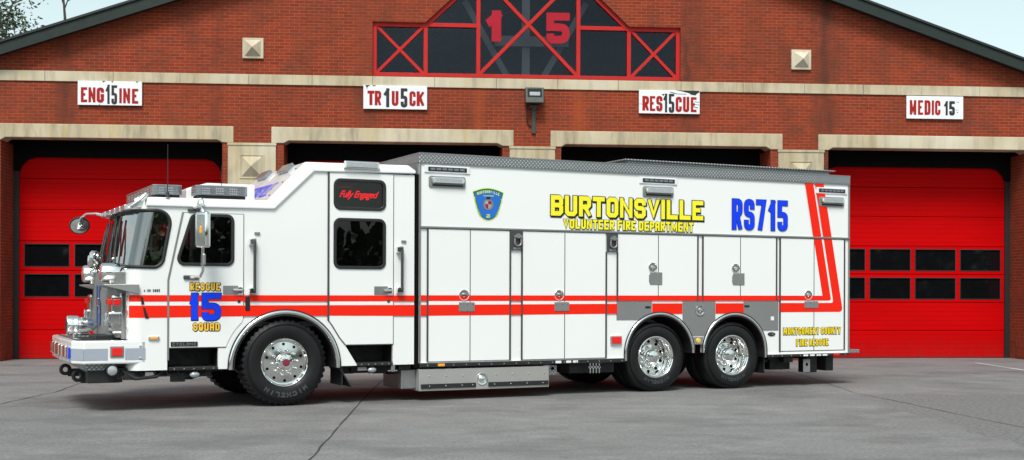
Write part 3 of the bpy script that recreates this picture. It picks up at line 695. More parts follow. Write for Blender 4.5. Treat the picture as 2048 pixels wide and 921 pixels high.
# ---- curved cab front
def sr(z): return -1.48 if z < 1.6 else -1.48+(z-1.6)/.85*.19
def cf(j, z):
    if j > 24: s, y = cf(48-j, z); return s, W-y
    s_r = sr(z); s_f = -1.95+max(0, z-1.75)*.19; cr = .17
    if j <= 8: return s_r+(s_f+cr-s_r)*j/8, 0.0
    if j <= 16:
        a = (j-8)/8*PI/2; return s_f+cr-cr*math.sin(a), .187*(1-math.cos(a))
    k = (j-16)/16; return s_f-.07*math.sin(PI*k), .187+k*(W-.374)
def al(j):
    n = 96; t = 0; p = cf(0, 2.1)
    for i in range(1, n+1):
        q = cf(j*i/n, 2.1); t += math.hypot(q[0]-p[0], q[1]-p[1]); p = q
    return t
AL = [(j/4, al(j/4)) for j in range(0, 97)]
def jof(a):
    for (j0, a0), (j1, a1) in zip(AL, AL[1:]):
        if a0 <= a <= a1: return j0+(a-a0)/(a1-a0)*(j1-j0)
    return 24.0
aw0, aw1 = al(2.5), al(23.75)
wsp = rpoly([(aw0,1.76),(aw1,1.78),(aw1,2.455),(aw0+.02,2.455)], [.10,.05,.05,.19], 10)
def inside(p, poly):
    c = False; k = len(poly)
    for i in range(k):
        (x1,y1),(x2,y2) = poly[i], poly[i-1]
        if (y1 > p[1]) != (y2 > p[1]) and p[0] < (x2-x1)*(p[1]-y1)/(y2-y1)+x1: c = not c
    return c
ZS = [.50,.60,.72,.86,1.0,1.2,1.4,1.6]+[1.6+.9*i/30 for i in range(1, 31)]+[2.52]
JS = [i*.5 for i in range(0, 34)]+[17+i*.25 for i in range(0, 57)]+[31.5+i*.5 for i in range(0, 34)]
JS = sorted(set(j for j in JS if 0 <= j <= 48))
sh = MB(); gl_ = MB()
def grid(mb, js, zs, keep, off=0.0):
    vs, idx, fs = [], {}, []
    for a, j in enumerate(js):
        for b, z in enumerate(zs):
            s, y = cf(j, z); e = .01
            p0, p1 = cf(max(0, j-.3), z), cf(min(48, j+.3), z); tx, ty = p1[0]-p0[0], p1[1]-p0[1]; l = math.hypot(tx, ty) or 1
            idx[a, b] = len(vs); vs.append((s-ty/l*off, y+tx/l*off, z))
    for a in range(len(js)-1):
        for b in range(len(zs)-1):
            jm, zm = (js[a]+js[a+1])/2, (zs[b]+zs[b+1])/2
            if keep(jm, zm): fs.append((idx[a,b], idx[a+1,b], idx[a+1,b+1], idx[a,b+1]))
    mb.add(vs, fs)
ALd = {}
def inw(j, z):
    jj = j if j <= 24 else 48-j
    if jj not in ALd: ALd[jj] = al(jj)
    return inside((ALd[jj], z), wsp)
grid(sh, JS, ZS, lambda j, z: not inw(j, z))
shell = sh.build('cab_front', 'white', tk, smooth=35)
big = rpoly([(aw0-.015,1.745),(aw1+.012,1.765),(aw1+.012,2.47),(aw0-.01,2.47)], [.10,.05,.05,.19], 10)
def inb(j, z):
    jj = j if j <= 24 else 48-j
    if jj not in ALd: ALd[jj] = al(jj)
    return inside((ALd[jj], z), big)
for half in (0, 1):
    mb = MB(); grid(mb, [j for j in JS if (j <= 24 if half == 0 else j >= 24)], ZS, inb, -.008)
    ws = mb.build('windshield', 'shield_glass', tk, smooth=40)
    path = []
    for a, z in wsp:
        j = jof(a); j = j if half == 0 else 48-j
        s, y = cf(j, z); p0, p1 = cf(max(0,j-.3), z), cf(min(48,j+.3), z); tx, ty = p1[0]-p0[0], p1[1]-p0[1]; l = math.hypot(tx, ty)
        path.append((s+ty/l*-.004, y+tx/l*.0-.004, z))
    dens = []
    for p, q in zip(path, path[1:]+path[:1]):
        P_, Q_ = Vector(p), Vector(q); n = max(1, int((Q_-P_).length/.05))
        for i in range(n): dens.append(tuple(P_.lerp(Q_, i/n)))
    # re-project densified points on the shell
    rp = []
    k = len(wsp)
    for i in range(k):
        (a0,z0),(a1,z1) = wsp[i], wsp[(i+1)%k]; n = max(1, int(math.hypot(a1-a0, z1-z0)/.04))
        for m_ in range(n):
            a, z = a0+(a1-a0)*m_/n, z0+(z1-z0)*m_/n; j = jof(a); j = j if half == 0 else 48-j
            s, y = cf(j, z); rp.append((s, y, z))
    MB().tube(rp, .022, closed=True).build('windshield_gasket', 'rubber', ws, smooth=60)
# wipers
for k, (j0, j1) in enumerate(((18.2,20.6),(20.2,22.4),(25.2,27.2),(28.0,30.0))):
    def wp(j, z, o=.05):
        s, y = cf(j, z); return (s-o, y, z)
    wm = MB().tube([wp(j0,1.70), wp((j0+j1)/2,1.98,.06), wp(j1,2.28,.045)], .012).tube([wp(j1-.7,1.92,.03), wp(j1+.05,2.38,.03)], .015)
    wm.build('wiper', 'rubber', tk, smooth=60)
# ---- cab stripes
def stripe(poly, y, parent=tk, mat='red_stripe', name='red_stripe'): return MB().sheet(poly, y).build(name, mat, parent)
stripe([(-1.478,1.342),(1.765,1.342),(1.765,1.42),(-1.478,1.42)], -.0125)
a_ = [p for p in arc(0,.5,.72,180,0,60) if p[1] >= 1.145]
stripe([(-1.478,1.145)]+a_+[(1.765,1.145),(1.765,1.292),(-1.478,1.292)], -.0125)
for z0, z1, nm in ((1.342,1.42,'red_stripe'),(1.145,1.292,'red_stripe')):
    mb = MB(); js = [0,2,4,6,7,8,9,10,11,12,13]; grid(mb, js, [z0,z1], lambda j, z: True, .004); mb.build(nm, 'red_stripe', tk, smooth=40)
MB().sheet([(-1.80,1.40),(-1.775,1.40),(-1.755,1.31),(-1.79,1.30)], -.008).sheet([(-1.775,1.27),(-1.75,1.27),(-1.70,1.135),(-1.745,1.135)], -.008).build('black_slash_decal', 'ink', tk)
# ---- roof of the cab: profile with raised rear part
NA = [(-1.74,2.505),(-.15,2.515),(.37,3.018),(1.775,3.05)]
NB = [(-1.74,2.545),(-.165,2.555),(.352,3.06),(1.775,3.09)]
NC = [(-1.70,2.625),(-.215,2.632),(.285,3.148),(1.72,3.17)]
rl = MB(); vs = []; fs = []
rails = [[(s,.0,z-.0) for s, z in NA], [(s,-.03,z) for s, z in NA], [(s,-.03,z) for s, z in NB], [(s,.10,z) for s, z in NC], [(s,W-.10,z) for s, z in NC], [(s,W+.03,z) for s, z in NB], [(s,W+.03,z) for s, z in NA], [(s,W,z) for s, z in NA]]
for r_ in rails: vs += r_
for i in range(8):
    for k in range(3): fs.append((i*4+k, i*4+k+1, ((i+1)%8)*4+k+1, ((i+1)%8)*4+k))
fs += [tuple(i*4 for i in range(8)), tuple(i*4+3 for i in range(7,-1,-1))]
roof_o = rl.add(vs, fs).build('cab_roof', 'white', tk, bevel=0.012)
# roof things
MB().prism([(-1.13,2.635),(-.24,2.635),(-.24,2.87),(-.86,2.87),(-1.13,2.79)], .62, 1.88).build('roof_pod', 'white', roof_o, bevel=0.02)
def on_slope(u, v, o=0.0):  # u across from near side, v up the slope 0..1
    a, b = Vector((-.215,2.632)), Vector((.285,3.148)); p = a.lerp(b, v); n = Vector((-(b-a).y, (b-a).x)).normalized()
    return Vector((p.x+n.x*o, u, p.y+n.y*o))
sx = (on_slope(0,1)-on_slope(0,0)).normalized(); sn = (on_slope(0,0,1)-on_slope(0,0)).normalized()
def slope_matrix(o): # letters lie in x(right)-z(up) with y normal(-y outwards); right = -Y of truck, up = slope
    m = Matrix.Identity(4); r_ = Vector((0,-1,0)); p = on_slope(1.25, .5)
    m.col[0] = (*r_, 0); m.col[1] = (*(-sn), 0); m.col[2] = (*sx, 0); m.col[3] = (*p, 1); return m
lettering('roof_lettering', roof_o, 'BURTONSVILLE', -.62, .75, -.24, .02, -.004, .028, .022, 'blue', mtx=slope_matrix(0))
for v in (.15,.5,.85):
    p, q = on_slope(.27, v, .001), on_slope(.27, v, .006); MB().cyl(p, q, .016, n=14).build('roof_marker_dot', 'ink', roof_o)
for u0 in (2.05, .95):
    for k in range(3):
        mb = MB(); p = on_slope(u0-k*.16, .90)
        m = slope_matrix(0).copy(); m.col[3] = (*p, 1)
        mb.box(-.07,.07,-.05,.0,-.07,.07).xf(m); o = mb.build('slope_light', 'lens_grey', roof_o, bevel=0.008)
for (a, b, c, d, e, f, nm) in ((.70,1.28,-.05,.03,3.075,3.155,0),):
    o = B('roof_edge_light', 'chrome', (.76,1.25,-.07,.0,3.075,3.175), parent=roof_o, bevel=0.015)
    B('light_lens', 'lens_clear', (.79,1.22,-.078,-.06,3.09,3.16), parent=o, bevel=0.008)
# visor across the windshield top
vz = MB().box(-1.90,-1.72,.10,W-.10,2.47,2.50); vz.add([(-1.93,.12,2.47),(-1.74,.06,2.50),(-1.74,W-.06,2.50),(-1.93,W-.12,2.47),(-1.93,.12,2.50),(-1.74,.06,2.615),(-1.74,W-.06,2.615),(-1.93,W-.12,2.50)], [(0,3,2,1),(4,5,6,7),(0,1,5,4),(1,2,6,5),(2,3,7,6),(3,0,4,7)])
visor = vz.build('visor', 'white', tk, bevel=0.008)
vl = MB()
for k in range(5): vl.box(-1.955,-1.91,.25+k*.42,.25+k*.42+.30,2.462,2.535)
vl.build('visor_light', 'lens_clear', visor, bevel=0.01)
MB().tube([(-1.90,.12,2.50),(-1.80,.06,2.58),(-1.72,.10,2.66)], .03).cyl((-1.84,.14,2.56),(-1.70,.14,2.64),.05).build('visor_bracket', 'chrome', visor, smooth=50)
# light bars
def light_bar(x0, x1, y0, y1, z0, mods_x, mods_y, H_=.115):
    base = B('light_bar', 'chassis', (x0+.03,x1-.03,y0+.03,y1-.03,z0-.035,z0+.012), bevel=0.008)
    c = .05
    pl = [(x0+c,y0),(x1-c,y0),(x1,y0+c),(x1,y1-c),(x1-c,y1),(x0+c,y1),(x0,y1-c),(x0,y0+c)]
    n = 8; vs = [(x,y,z0+.012) for x, y in pl]+[(x,y,z0+.012+H_) for x, y in pl]
    lens = MB().add(vs, [tuple(range(n-1,-1,-1)), tuple(range(n,2*n))]+[(i,(i+1)%n,n+(i+1)%n,n+i) for i in range(n)]).build('light_lens', 'lens_grey', base, bevel=0.01)
    tp = MB().add([(x,y,z0+.013+H_) for x, y in pl]+[(x,y,z0+.022+H_) for x, y in pl], [tuple(range(n-1,-1,-1)), tuple(range(n,2*n))]+[(i,(i+1)%n,n+(i+1)%n,n+i) for i in range(n)]).build('light_cover', 'lens_clear', base)
    rf_ = MB()
    for k in range(mods_x):
        a = x0+c+.02+(x1-x0-2*c-.04)*k/mods_x; wd = (x1-x0-2*c-.04)/mods_x*.62
        for q in range(3):
            for e_ in range(4): rf_.box(a+wd*e_/4, a+wd*(e_+.72)/4, y0-.004, y0+.02, z0+.028+q*.03, z0+.028+q*.03+.018)
    for k in range(mods_y):
        a = y0+c+.02+(y1-y0-2*c-.04)*k/mods_y; wd = (y1-y0-2*c-.04)/mods_y*.62
        for q in range(3):
            for e_ in range(4): rf_.box(x0-.004, x0+.02, a+wd*e_/4, a+wd*(e_+.72)/4, z0+.028+q*.03, z0+.028+q*.03+.018)
    rf_.build('led_module', 'lens_clear', base)
    return base
light_bar(-1.62,-1.26,.20,2.30,2.655,2,8)
light_bar(-1.10,-.44,.16,.52,2.665,3,2)
light_bar(-1.10,-.44,1.98,2.34,2.665,4,2)
MB().cyl((-1.47,.06,2.63),(-1.47,.06,2.70),.03,.012).cyl((-1.47,.06,2.70),(-1.47,.06,3.28),.006,.004).build('antenna', 'rubber', tk)
MB().cyl((-.68,.62,2.80),(-.68,.62,3.10),.004,.003).build('antenna', 'rubber', tk)
# ---- grab handles, marker lights, door handles
for x, z0, z1 in ((-.435,1.475,2.095),(1.545,1.49,2.03)):
    h = MB().cyl((x+.02,-.075,z0),(x+.02,-.075,z1),.019)
    o = h.build('grab_handle', 'dark_grey', tk, smooth=50)
    for z in (z0, z1): B('handle_mount', 'chrome', (x-.045,x+.045,-.085,-.001,z-.045,z+.045), parent=o, bevel=0.015)
    B('cab_marker', 'steel', (x+.03,x+.10,-.018,-.001,z1+.09,z1+.125), bevel=0.004)
B('steel_light', 'ink', (-.52,-.46,-.024,-.001,1.225,1.41), bevel=0.02)
for x in (-.80, 1.195):
    o = B('door_handle', 'steel', (x,x+.19,-.02,-.008,1.43,1.54), parent=dA if x < 0 else dB, bevel=0.004)
    MB().cyl((x+.12,-.045,1.485),(x+.24,-.045,1.485),.018).cyl((x+.21,-.02,1.485),(x+.21,-.05,1.485),.036).build('handle_lever', 'chrome', dA if x < 0 else dB, smooth=50)
    MB().cyl((x+.20,-.018,1.345),(x+.20,-.008,1.345),.022).build('door_lock', 'chrome', dA if x < 0 else dB)
# ---- cab lettering
lettering('cab_lettering', tk, 'RESCUE', -1.208, -.838, 1.478, 1.572, -.017, .020, .014, 'gold', .007, .006)
lettering('cab_lettering', tk, 'SQUAD', -1.170, -.842, .978, 1.075, -.017, .020, .014, 'gold', .007, .006)
lettering('cab_lettering', tk, '1', -1.212, -1.108, 1.112, 1.448, -.018, .078, .0, 'blue', .006, .007, rnd=True)
lettering('cab_lettering', tk, '5', -1.062, -.826, 1.105, 1.448, -.018, .074, .0, 'blue', .006, .007, rnd=True)
lettering('cab_lettering', tk, '4-20-3005', -1.765, -1.572, 1.460, 1.494, -.006, .0085, .007, 'ink')
o = B('door_badge', 'ink', (-1.441,-1.112,-.016,-.010,.786,.845), parent=dA, bevel=0.003)
lettering('badge_lettering', dA, 'CYCLONE', -1.42, -1.13, .799, .833, -.018, .006, .014, 'steel')
MB().box(-1.71,-1.575,-.02,-.001,.868,.918).build('side_marker', 'chrome', tk, bevel=0.02)
B('marker_lens', 'lens_amber', (-1.69,-1.595,-.028,-.019,.879,.907), bevel=0.008)
# red script on upper crew window
fc = bpy.data.curves.new('script', 'FONT'); fc.body = 'Fully Engaged'; fc.size = 0.13; fc.shear = 0.5; fc.offset = 0.0028; fc.space_character = 0.88
to = bpy.data.objects.new('script', fc); C.objects.link(to)
bpy.context.view_layer.update()
me = bpy.data.meshes.new_from_object(to.evaluated_get(bpy.context.evaluated_depsgraph_get())); bpy.data.objects.remove(to)
xs_ = [v.co.x for v in me.vertices]; wid = max(xs_)-min(xs_); x_0 = min(xs_)
for v in me.vertices: v.co = Vector((.715+(v.co.x-x_0)/wid*.55, .004, 2.705+v.co.y*0.95))
me.materials.append(M['script_red']); so_ = bpy.data.objects.new('window_script', me); C.objects.link(so_); so_.parent = tk
# ---- mirrors
def mirror(sx_, y_):
    mb = MB(); mb.add([(sx_-.05,y_-.085,2.005),(sx_-.05,y_+.085,2.005),(sx_-.05,y_+.085,2.43),(sx_-.05,y_-.085,2.43),(sx_+.03,y_-.10,1.995),(sx_+.03,y_+.10,1.995),(sx_+.03,y_+.10,2.44),(sx_+.03,y_-.10,2.44)],
        [(0,1,2,3),(4,7,6,5),(0,4,5,1),(1,5,6,2),(2,6,7,3),(3,7,4,0)])
    sgn = 1 if y_ < 1 else -1; wall_ = 0.0 if y_ < 1 else W
    yaw = Matrix.Translation((sx_,y_,0)) @ Matrix.Rotation(R(48*sgn),4,'Z') @ Matrix.Translation((-sx_,-y_,0))
    o = mb.xf(yaw).build('mirror', 'chrome', tk, bevel=0.03, seg=3, smooth=50)
    MB().box(sx_-.062,sx_-.045,y_-.016,y_+.016,2.17,2.26).xf(yaw).build('mirror_marker', 'lens_amber', o, bevel=0.012)
    MB().tube([(sx_,y_,2.43),(sx_-.01,y_+.02*sgn,2.50),(sx_-.05,wall_-.03*sgn,2.50),(sx_-.07,wall_+.0*sgn,2.47)], .016).build('mirror_arm', 'alu', o, smooth=60)
    MB().tube([(sx_,y_,2.0),(sx_,y_,1.72),(sx_-.02,y_+.05*sgn,1.65),(sx_-.10,wall_,1.64)], .018).build('mirror_arm', 'alu', o, smooth=60)
    MB().box(sx_-.17,sx_+.02,wall_-.035*sgn if sgn>0 else wall_,wall_ if sgn>0 else wall_+.035,1.615,1.665).build('mirror_bracket', 'dark_grey', o, bevel=0.01)
    MB().box(sx_-.12,sx_+.03,min(wall_,wall_-.035*sgn),max(wall_,wall_-.035*sgn),2.455,2.49).build('mirror_bracket', 'dark_grey', o, bevel=0.01)
    MB().box(sx_-.02,sx_+.025,y_-.075,y_+.045,1.78,1.93).build('convex_mirror', 'steel', o, bevel=0.02)
mirror(-1.12,-.33); mirror(-1.12,W+.33)
MB().tube([(-1.09+.035*math.cos(a),-.06,2.56+.055*math.sin(a)) for a in [i*PI/8 for i in range(16)]], .012, closed=True).build('mirror_ring', 'chrome', tk, smooth=60)
nw = Vector((.30,-.66,-.52)); nl = Matrix.Rotation(-TH,3,'Z') @ nw
fmat = Matrix.Translation((-2.19,2.62,2.37)) @ nl.to_track_quat('Z','Y').to_matrix().to_4x4()
fm = MB(); fm.lathe([(0,.045),(.05,.040),(.10,.022),(.125,.008)], (0,0,0), 'z', 32); fm.xf(fmat)
fmo = fm.build('crossview_mirror', 'chrome', tk, smooth=50)
MB().lathe([(.125,.012),(.137,.006),(.137,-.02),(.08,-.05),(0,-.06)], (0,0,0), 'z', 32).xf(fmat).build('mirror_shell', 'rubber', fmo, smooth=40)
MB().tube([(-1.84,2.30,2.50),(-2.0,2.40,2.535),(-2.12,2.48,2.53),(-2.19,2.54,2.47),(-2.2,2.55,2.42)], .014).tube([(-1.85,2.16,2.46),(-2.0,2.36,2.52)], .012).build('mirror_arm', 'alu', fmo, smooth=60)
# ---- steps and wells
for x0, x1 in ((-1.46,-.86),(.80,1.462)):
    wl = MB().box(x0-.02,x1+.01,.42,.46,.5,.80).box(x0-.03,x0-.01,.05,.42,.52,.80).box(x1+.001,x1+.02,.05,.42,.5,.80).box(x0,x1,.05,.42,.77,.80)
    wl.build('step_well', 'chassis', tk)
    xa = x0 if x0 < 0 else x0+.16
    o = MB().prism([(xa,.49),(x1,.49),(x1,.535),(xa,.535)], -.02, .42).build('step', 'step', tk, bevel=0.01)
    for k in range(5): MB().cyl((xa+.06+k*(x1-xa-.12)/4,-.021,.512),(xa+.06+k*(x1-xa-.12)/4,-.027,.512),.009,n=8).build('step_bolt', 'alu', o)
    MB().lathe([(.0,-.03),(.04,-.025),(.062,0),(.0,.002)], (0,0,0), 'y', 20).xf(Matrix.Translation((xa+(.32 if x0<0 else .22),.02,.435)) @ Matrix.Scale(.6,4,(0,0,1))).build('step_light', 'lens_clear', tk, smooth=50)
B('step_tag', 'grey_panel', (.98,1.10,.01,.02,.43,.475)); B('air_fitting', 'steel', (1.44,1.50,.0,.05,.40,.50), (1.40,1.54,.01,.04,.405,.425), bevel=0.01)
# ---- fenders
def fender(cx, cz, ro, ri, drop_l, drop_r, n=40):
    a = [(cx-ro,drop_l)]+arc(cx,cz,ro,180,0,n)+[(cx+ro,drop_r)]; b = [(cx-ri,drop_l)]+arc(cx,cz,ri,180,0,n)+[(cx+ri,drop_r)]
    m2 = (ro+ri)/2; c = [(cx-m2,drop_l)]+arc(cx,cz,m2,180,0,n)+[(cx+m2,drop_r)]
    o = MB().tube([(x,-.004,z) for x, z in c], (ro-ri)/2, n=14).build('fender', 'alu', tk, smooth=60)
    d = [(cx-ro-.006,drop_l)]+arc(cx,cz,ro+.006,180,0,n)+[(cx+ro+.006,drop_r)]
    MB().strip(d, a, -.022, -.001).build('fender_edge', 'rubber', o)
    e = [(cx-ri-.004,drop_l)]+arc(cx,cz,ri-.002,180,0,n)+[(cx+ri+.004,drop_r)]; f = [(cx-ri+.015,drop_l)]+arc(cx,cz,ri-.015,180,0,n)+[(cx+ri-.015,drop_r)]
    MB().strip(e, f, -.02, .62).build('wheel_well', 'chassis', o)
fender(0,.5,.735,.672,.485,.48); fender(5.655,.565,.612,.565,.47,.684); fender(7.005,.565,.60,.553,.684,.47)
# ---- mud flaps
B('mud_flap', 'rubber', (.76,.775,.02,.50,.24,.5)); MB().add([(.70,.0,.5),(.72,.0,.5),(.90,.0,.22),(.88,.0,.22),(.70,.45,.5),(.72,.45,.5),(.90,.45,.22),(.88,.45,.22)], [(0,1,2,3),(4,7,6,5),(0,3,7,4),(1,5,6,2),(0,4,5,1),(3,2,6,7)]).build('mud_flap', 'rubber', tk)
B('mud_flap', 'rubber', (7.60,7.62,.06,.55,.22,.5), bevel=0.005)
# ---- wheels
def wheel_front(x, y, flip=False):
    mb = MB(); cz = .56
    prof = [(.315,.0),(.318,.012),(.30,.02),(.29,.045),(.284,.05),(.27,.052),(.262,.046),(.20,.040),(.15,.034),(.10,.032)]
    mb.lathe(prof, (0,0,0), 'y', 56)
    o = mb.xf(Matrix.Translation((x,y+.03,cz)) @ (Matrix.Rotation(PI,4,'Z') if flip else Matrix.Identity(4))).build('front_wheel', 'alu', tk, smooth=30)
    T_ = Matrix.Translation((x,y+.03,cz)) @ (Matrix.Rotation(PI,4,'Z') if flip else Matrix.Identity(4))
    n = 132
    tp = [(.305,.02),(.318,.0),(.335,-.012),(.40,-.024),(.45,-.022),(.49,-.012),(.508,.0),(.512,.006),(.545,.02),(.560,.05),(.560,.34),(.545,.37),(.44,.40),(.31,.37)]
    md = lambda i, k: (-.022 if (i % 3 == 0 and 8 <= k <= 11) else 0.0)
    t_ = MB().lathe(tp, (0,0,0), 'y', n, mod=md)
    for rg in (.478,.492): t_.lathe([(rg-.003,-.015),(rg,-.0205),(rg+.003,-.013)], (0,0,0), 'y', 72)
    t_.xf(T_).build('tyre', 'tyre', o, smooth=35)
    hb = MB().lathe([(.115,.034),(.115,.0),(.105,-.008),(.10,-.03),(.068,-.034),(.066,-.055),(.048,-.057)], (0,0,0), 'y', 32)
    for k in range(10):
        a = 2*PI*k/10+.1; c, s = math.cos(a)*.162, math.sin(a)*.162
        hb.cyl((c,.04,s),(c,-.022,s),.020,.017,n=10).lathe([(.017,-.022),(.012,-.034),(0,-.038)], (c,0,s), 'y', 10)
    for k in range(8):
        a = 2*PI*k/8; c, s = math.cos(a)*.088, math.sin(a)*.088; hb.cyl((c,-.01,s),(c,-.035,s),.009,n=6)
    hb.xf(T_).build('hub', 'chrome', o, smooth=40)
    MB().lathe([(.050,-.054),(.046,-.060),(0,-.062)], (0,0,0), 'y', 24).xf(T_).build('hub_cap', 'maroon', o, smooth=40)
    vh = MB()
    for k in range(10):
        a = 2*PI*k/10+.35; c, s = math.cos(a)*.234, math.sin(a)*.234; vh.cyl((c,.047,s),(c,.0385,s),.019,n=14)
    vh.xf(T_).build('vent_hole', 'black_gap', o)
    if not flip:
        tl = MB(); tx = 'MICHELIN'; rt = .385; h_ = .062
        for k, ch in enumerate(tx):
            wd = .058 if ch not in 'I' else .024
            a0 = R(-52) - k*R(10.5)
            for pl in glyph(ch, -wd/2, wd/2, 0, h_, .017):
                for q in pl:
                    pts = []
                    for px_, pz in q:
                        r_ = rt+pz; a = a0-px_/(rt+.03); pts.append((r_*math.cos(a), r_*math.sin(a)))
                    tl.sheet(pts, -.0275)
        tl.xf(T_).build('tyre_lettering', 'tyre_letter', o)
    return o
wheel_front(0, -.02); wheel_front(0, W+.02, True)
def wheel_rear(x, y, flip=False):
    cz = .512; T_ = Matrix.Translation((x,y,cz)) @ (Matrix.Rotation(PI,4,'Z') if flip else Matrix.Identity(4))
    prof = [(.305,.03),(.308,.016),(.298,.012),(.288,.02),(.284,.045),(.276,.05),(.264,.075),(.260,.195),(.252,.215),(.245,.222),(.19,.226),(.18,.20),(.12,.195),(.11,.19)]
    o = MB().lathe(prof, (0,0,0), 'y', 56).xf(T_).build('rear_wheel', 'alu', tk, smooth=32)
    tp = [(.295,.04),(.308,.02),(.33,.004),(.38,-.002),(.43,.004),(.47,.018),(.495,.036),(.504,.044),(.512,.07),(.512,.27),(.50,.29),(.42,.315),(.30,.29)]
    t_ = MB().lathe(tp, (0,0,0), 'y', 72).lathe([(.30,.36),(.42,.345),(.50,.37),(.512,.39),(.512,.58),(.50,.60),(.42,.63),(.30,.60)], (0,0,0), 'y', 60)
    for rg in (.455,.468): t_.lathe([(rg-.003,.012),(rg,.004),(rg+.003,.014)], (0,0,0), 'y', 64)
    t_.xf(T_).build('tyre', 'tyre', o, smooth=35)
    hb = MB().lathe([(.125,.195),(.12,.16),(.108,.155),(.10,.105),(.088,.085),(.05,.075),(0,.073)], (0,0,0), 'y', 32)
    for k in range(10):
        a = 2*PI*k/10; c, s = math.cos(a)*.152, math.sin(a)*.152
        hb.cyl((c,.20,s),(c,.145,s),.02,.017,n=10).lathe([(.017,.145),(.012,.134),(0,.130)], (c,0,s), 'y', 10)
    hb.xf(T_).build('hub', 'chrome', o, smooth=40)
    vh = MB()
    for k in range(10):
        a = 2*PI*k/10+.31; c, s = math.cos(a)*.222, math.sin(a)*.222; vh.cyl((c,.235,s),(c,.2185,s),.023,n=14)
    vh.xf(T_).build('vent_hole', 'black_gap', o)
    if not flip:
        tl = MB(); rt = .345; h_ = .05
        for k, ch in enumerate('MICHELIN'):
            wd = .045 if ch != 'I' else .018; a0 = R(-58)-k*R(9)
            for pl in glyph(ch, -wd/2, wd/2, 0, h_, .013):
                for q in pl: tl.sheet([((rt+pz)*math.cos(a0-px_/(rt+.025)), (rt+pz)*math.sin(a0-px_/(rt+.025))) for px_, pz in q], -.0045)
        tl.xf(T_).build('tyre_lettering', 'tyre_letter', o)
for x in (5.612, 6.985): wheel_rear(x, .015); wheel_rear(x, W-.015, True)
# ---- chassis and underbody
ch = MB().box(-2.3,9.0,.78,.88,.62,.88).box(-2.3,9.0,1.62,1.72,.62,.88).box(-1.4,1.75,.5,2.0,.70,1.02).box(-.9,.0,.9,1.6,.45,.75)
ch.box(1.9,5.0,.55,2.3,.40,.63).box(-1.3,1.7,.55,2.0,.46,.63).box(7.7,9.0,.6,2.3,.44,.63)  # trays added to block sky light under the truck
for x in (0, 5.612, 6.985): ch.cyl((x,.3,.53),(x,2.2,.53),.09).cyl((x,1.05,.53),(x,1.45,.53),.2)
ch.cyl((.1,1.25,.62),(5.3,1.25,.56),.06)
ch.build('chassis_and_shade_trays', 'chassis', tk)
for bxx in ((4.2,4.95,.12,.70,.30,.50),(8.5,8.72,.15,.35,.20,.46),(8.9,9.05,.15,.5,.22,.46),(7.9,8.3,.3,.9,.25,.46),(.85,1.75,.25,.6,.38,.48),(-1.4,-.9,.15,.6,.40,.5)): B('underbody_box', 'chassis', bxx, bevel=0.01)
rnd = random.Random(5)
for k in range(46):
    if k in (0, 16, 31):
        if k: ub.build('underbody_gear', 'chassis', tk)
        ub = MB(); lo_, hi_ = ((-2.1,-.85),(.95,1.8),(7.75,8.6))[(0, 16, 31).index(k)]; ub.box(lo_-.1, hi_+.1, .12, .5, .47, .53)
    x = rnd.uniform(lo_, hi_); y = rnd.uniform(.08,.5); z = rnd.uniform(.40,.50); s = rnd.uniform(.02,.06)
    ub.box(x-s*1.5, x+s*1.5, y-s, y+s, z-s, z+s)
ub.build('underbody_gear', 'chassis', tk)
hz = MB(); rnd = random.Random(3)
for k in range(7):
    x = -2.1+k*.15; hz.tube([(x,.1,.52),(x+.05,.06,.42+rnd.uniform(-.03,.03)),(x+.18,.08,.43),(x+.26,.15,.52)], .012)
hz.tube([(-2.0,.1,.50),(-1.85,.06,.40),(-1.6,.05,.42),(-1.5,.1,.5)], .022); hz.build('underbody_hose', 'rubber', tk, smooth=60)
B('air_tank', 'steel', (1.0,1.7,1.6,2.2,.40,.55), bevel=0.03); B('air_tank', 'steel', (1.95,2.6,1.7,2.2,.35,.5), bevel=0.03)
# ---- bumper
bm_t, bm_b = .868, .588
pl = [(-1.73,.0),(-2.455,.0),(-2.575,.20),(-2.60,1.25),(-2.575,W-.20),(-2.455,W),(-1.73,W)]
n = len(pl)
bmp = MB().add([(x,y,bm_b) for x, y in pl]+[(x,y,bm_t) for x, y in pl], [tuple(range(n)), tuple(range(2*n-1,n-1,-1))]+[(i,(i+1)%n,n+(i+1)%n,n+i) for i in range(n)]).build('front_bumper', 'white', tk, bevel=0.018)
MB().sheet([(-1.98,.635),(-1.74,.635),(-1.74,.775),(-1.98,.775)], -.003).build('reflective_band', 'grey_film', bmp)
MB().sheet([(-2.455,.635),(-2.18,.635),(-2.18,.775),(-2.455,.775)], -.003).add([(-2.459,-.002,.635),(-2.577,.195,.635),(-2.577,.195,.775),(-2.459,-.002,.775)], [(0,1,2,3)]).build('reflective_band', 'grey_film', bmp)
o = B('bumper_lamp_frame', 'steel', (-2.155,-1.995,-.014,-.001,.668,.802), parent=bmp, bevel=0.006)
B('bumper_lamp', 'lens_red', (-2.135,-2.015,-.024,-.012,.685,.785), parent=bmp, bevel=0.008)
bt = MB()
for x, z in ((-1.80,.80),(-1.80,.655)): bt.lathe([(.017,0),(.014,-.01),(0,-.014)], (x,0,z), 'y', 12)
bt.build('bumper_bolt', 'chrome', bmp, smooth=50)
B('bumper_tread', 'tread', (-2.50,-1.98,.28,2.2,bm_t+.001,bm_t+.008), parent=bmp)
tt = MB().box(-2.51,-1.97,.27,.285,bm_t+.001,bm_t+.012).box(-2.51,-2.495,.27,2.2,bm_t+.001,bm_t+.012).box(-1.985,-1.97,.27,2.2,bm_t+.001,bm_t+.012)
for k in range(9): tt.box(-2.44,-2.2,.35+k*.09,.39+k*.09,bm_t+.009,bm_t+.014)
tt.build('tread_edge', 'rubber', bmp)
fr = MB()
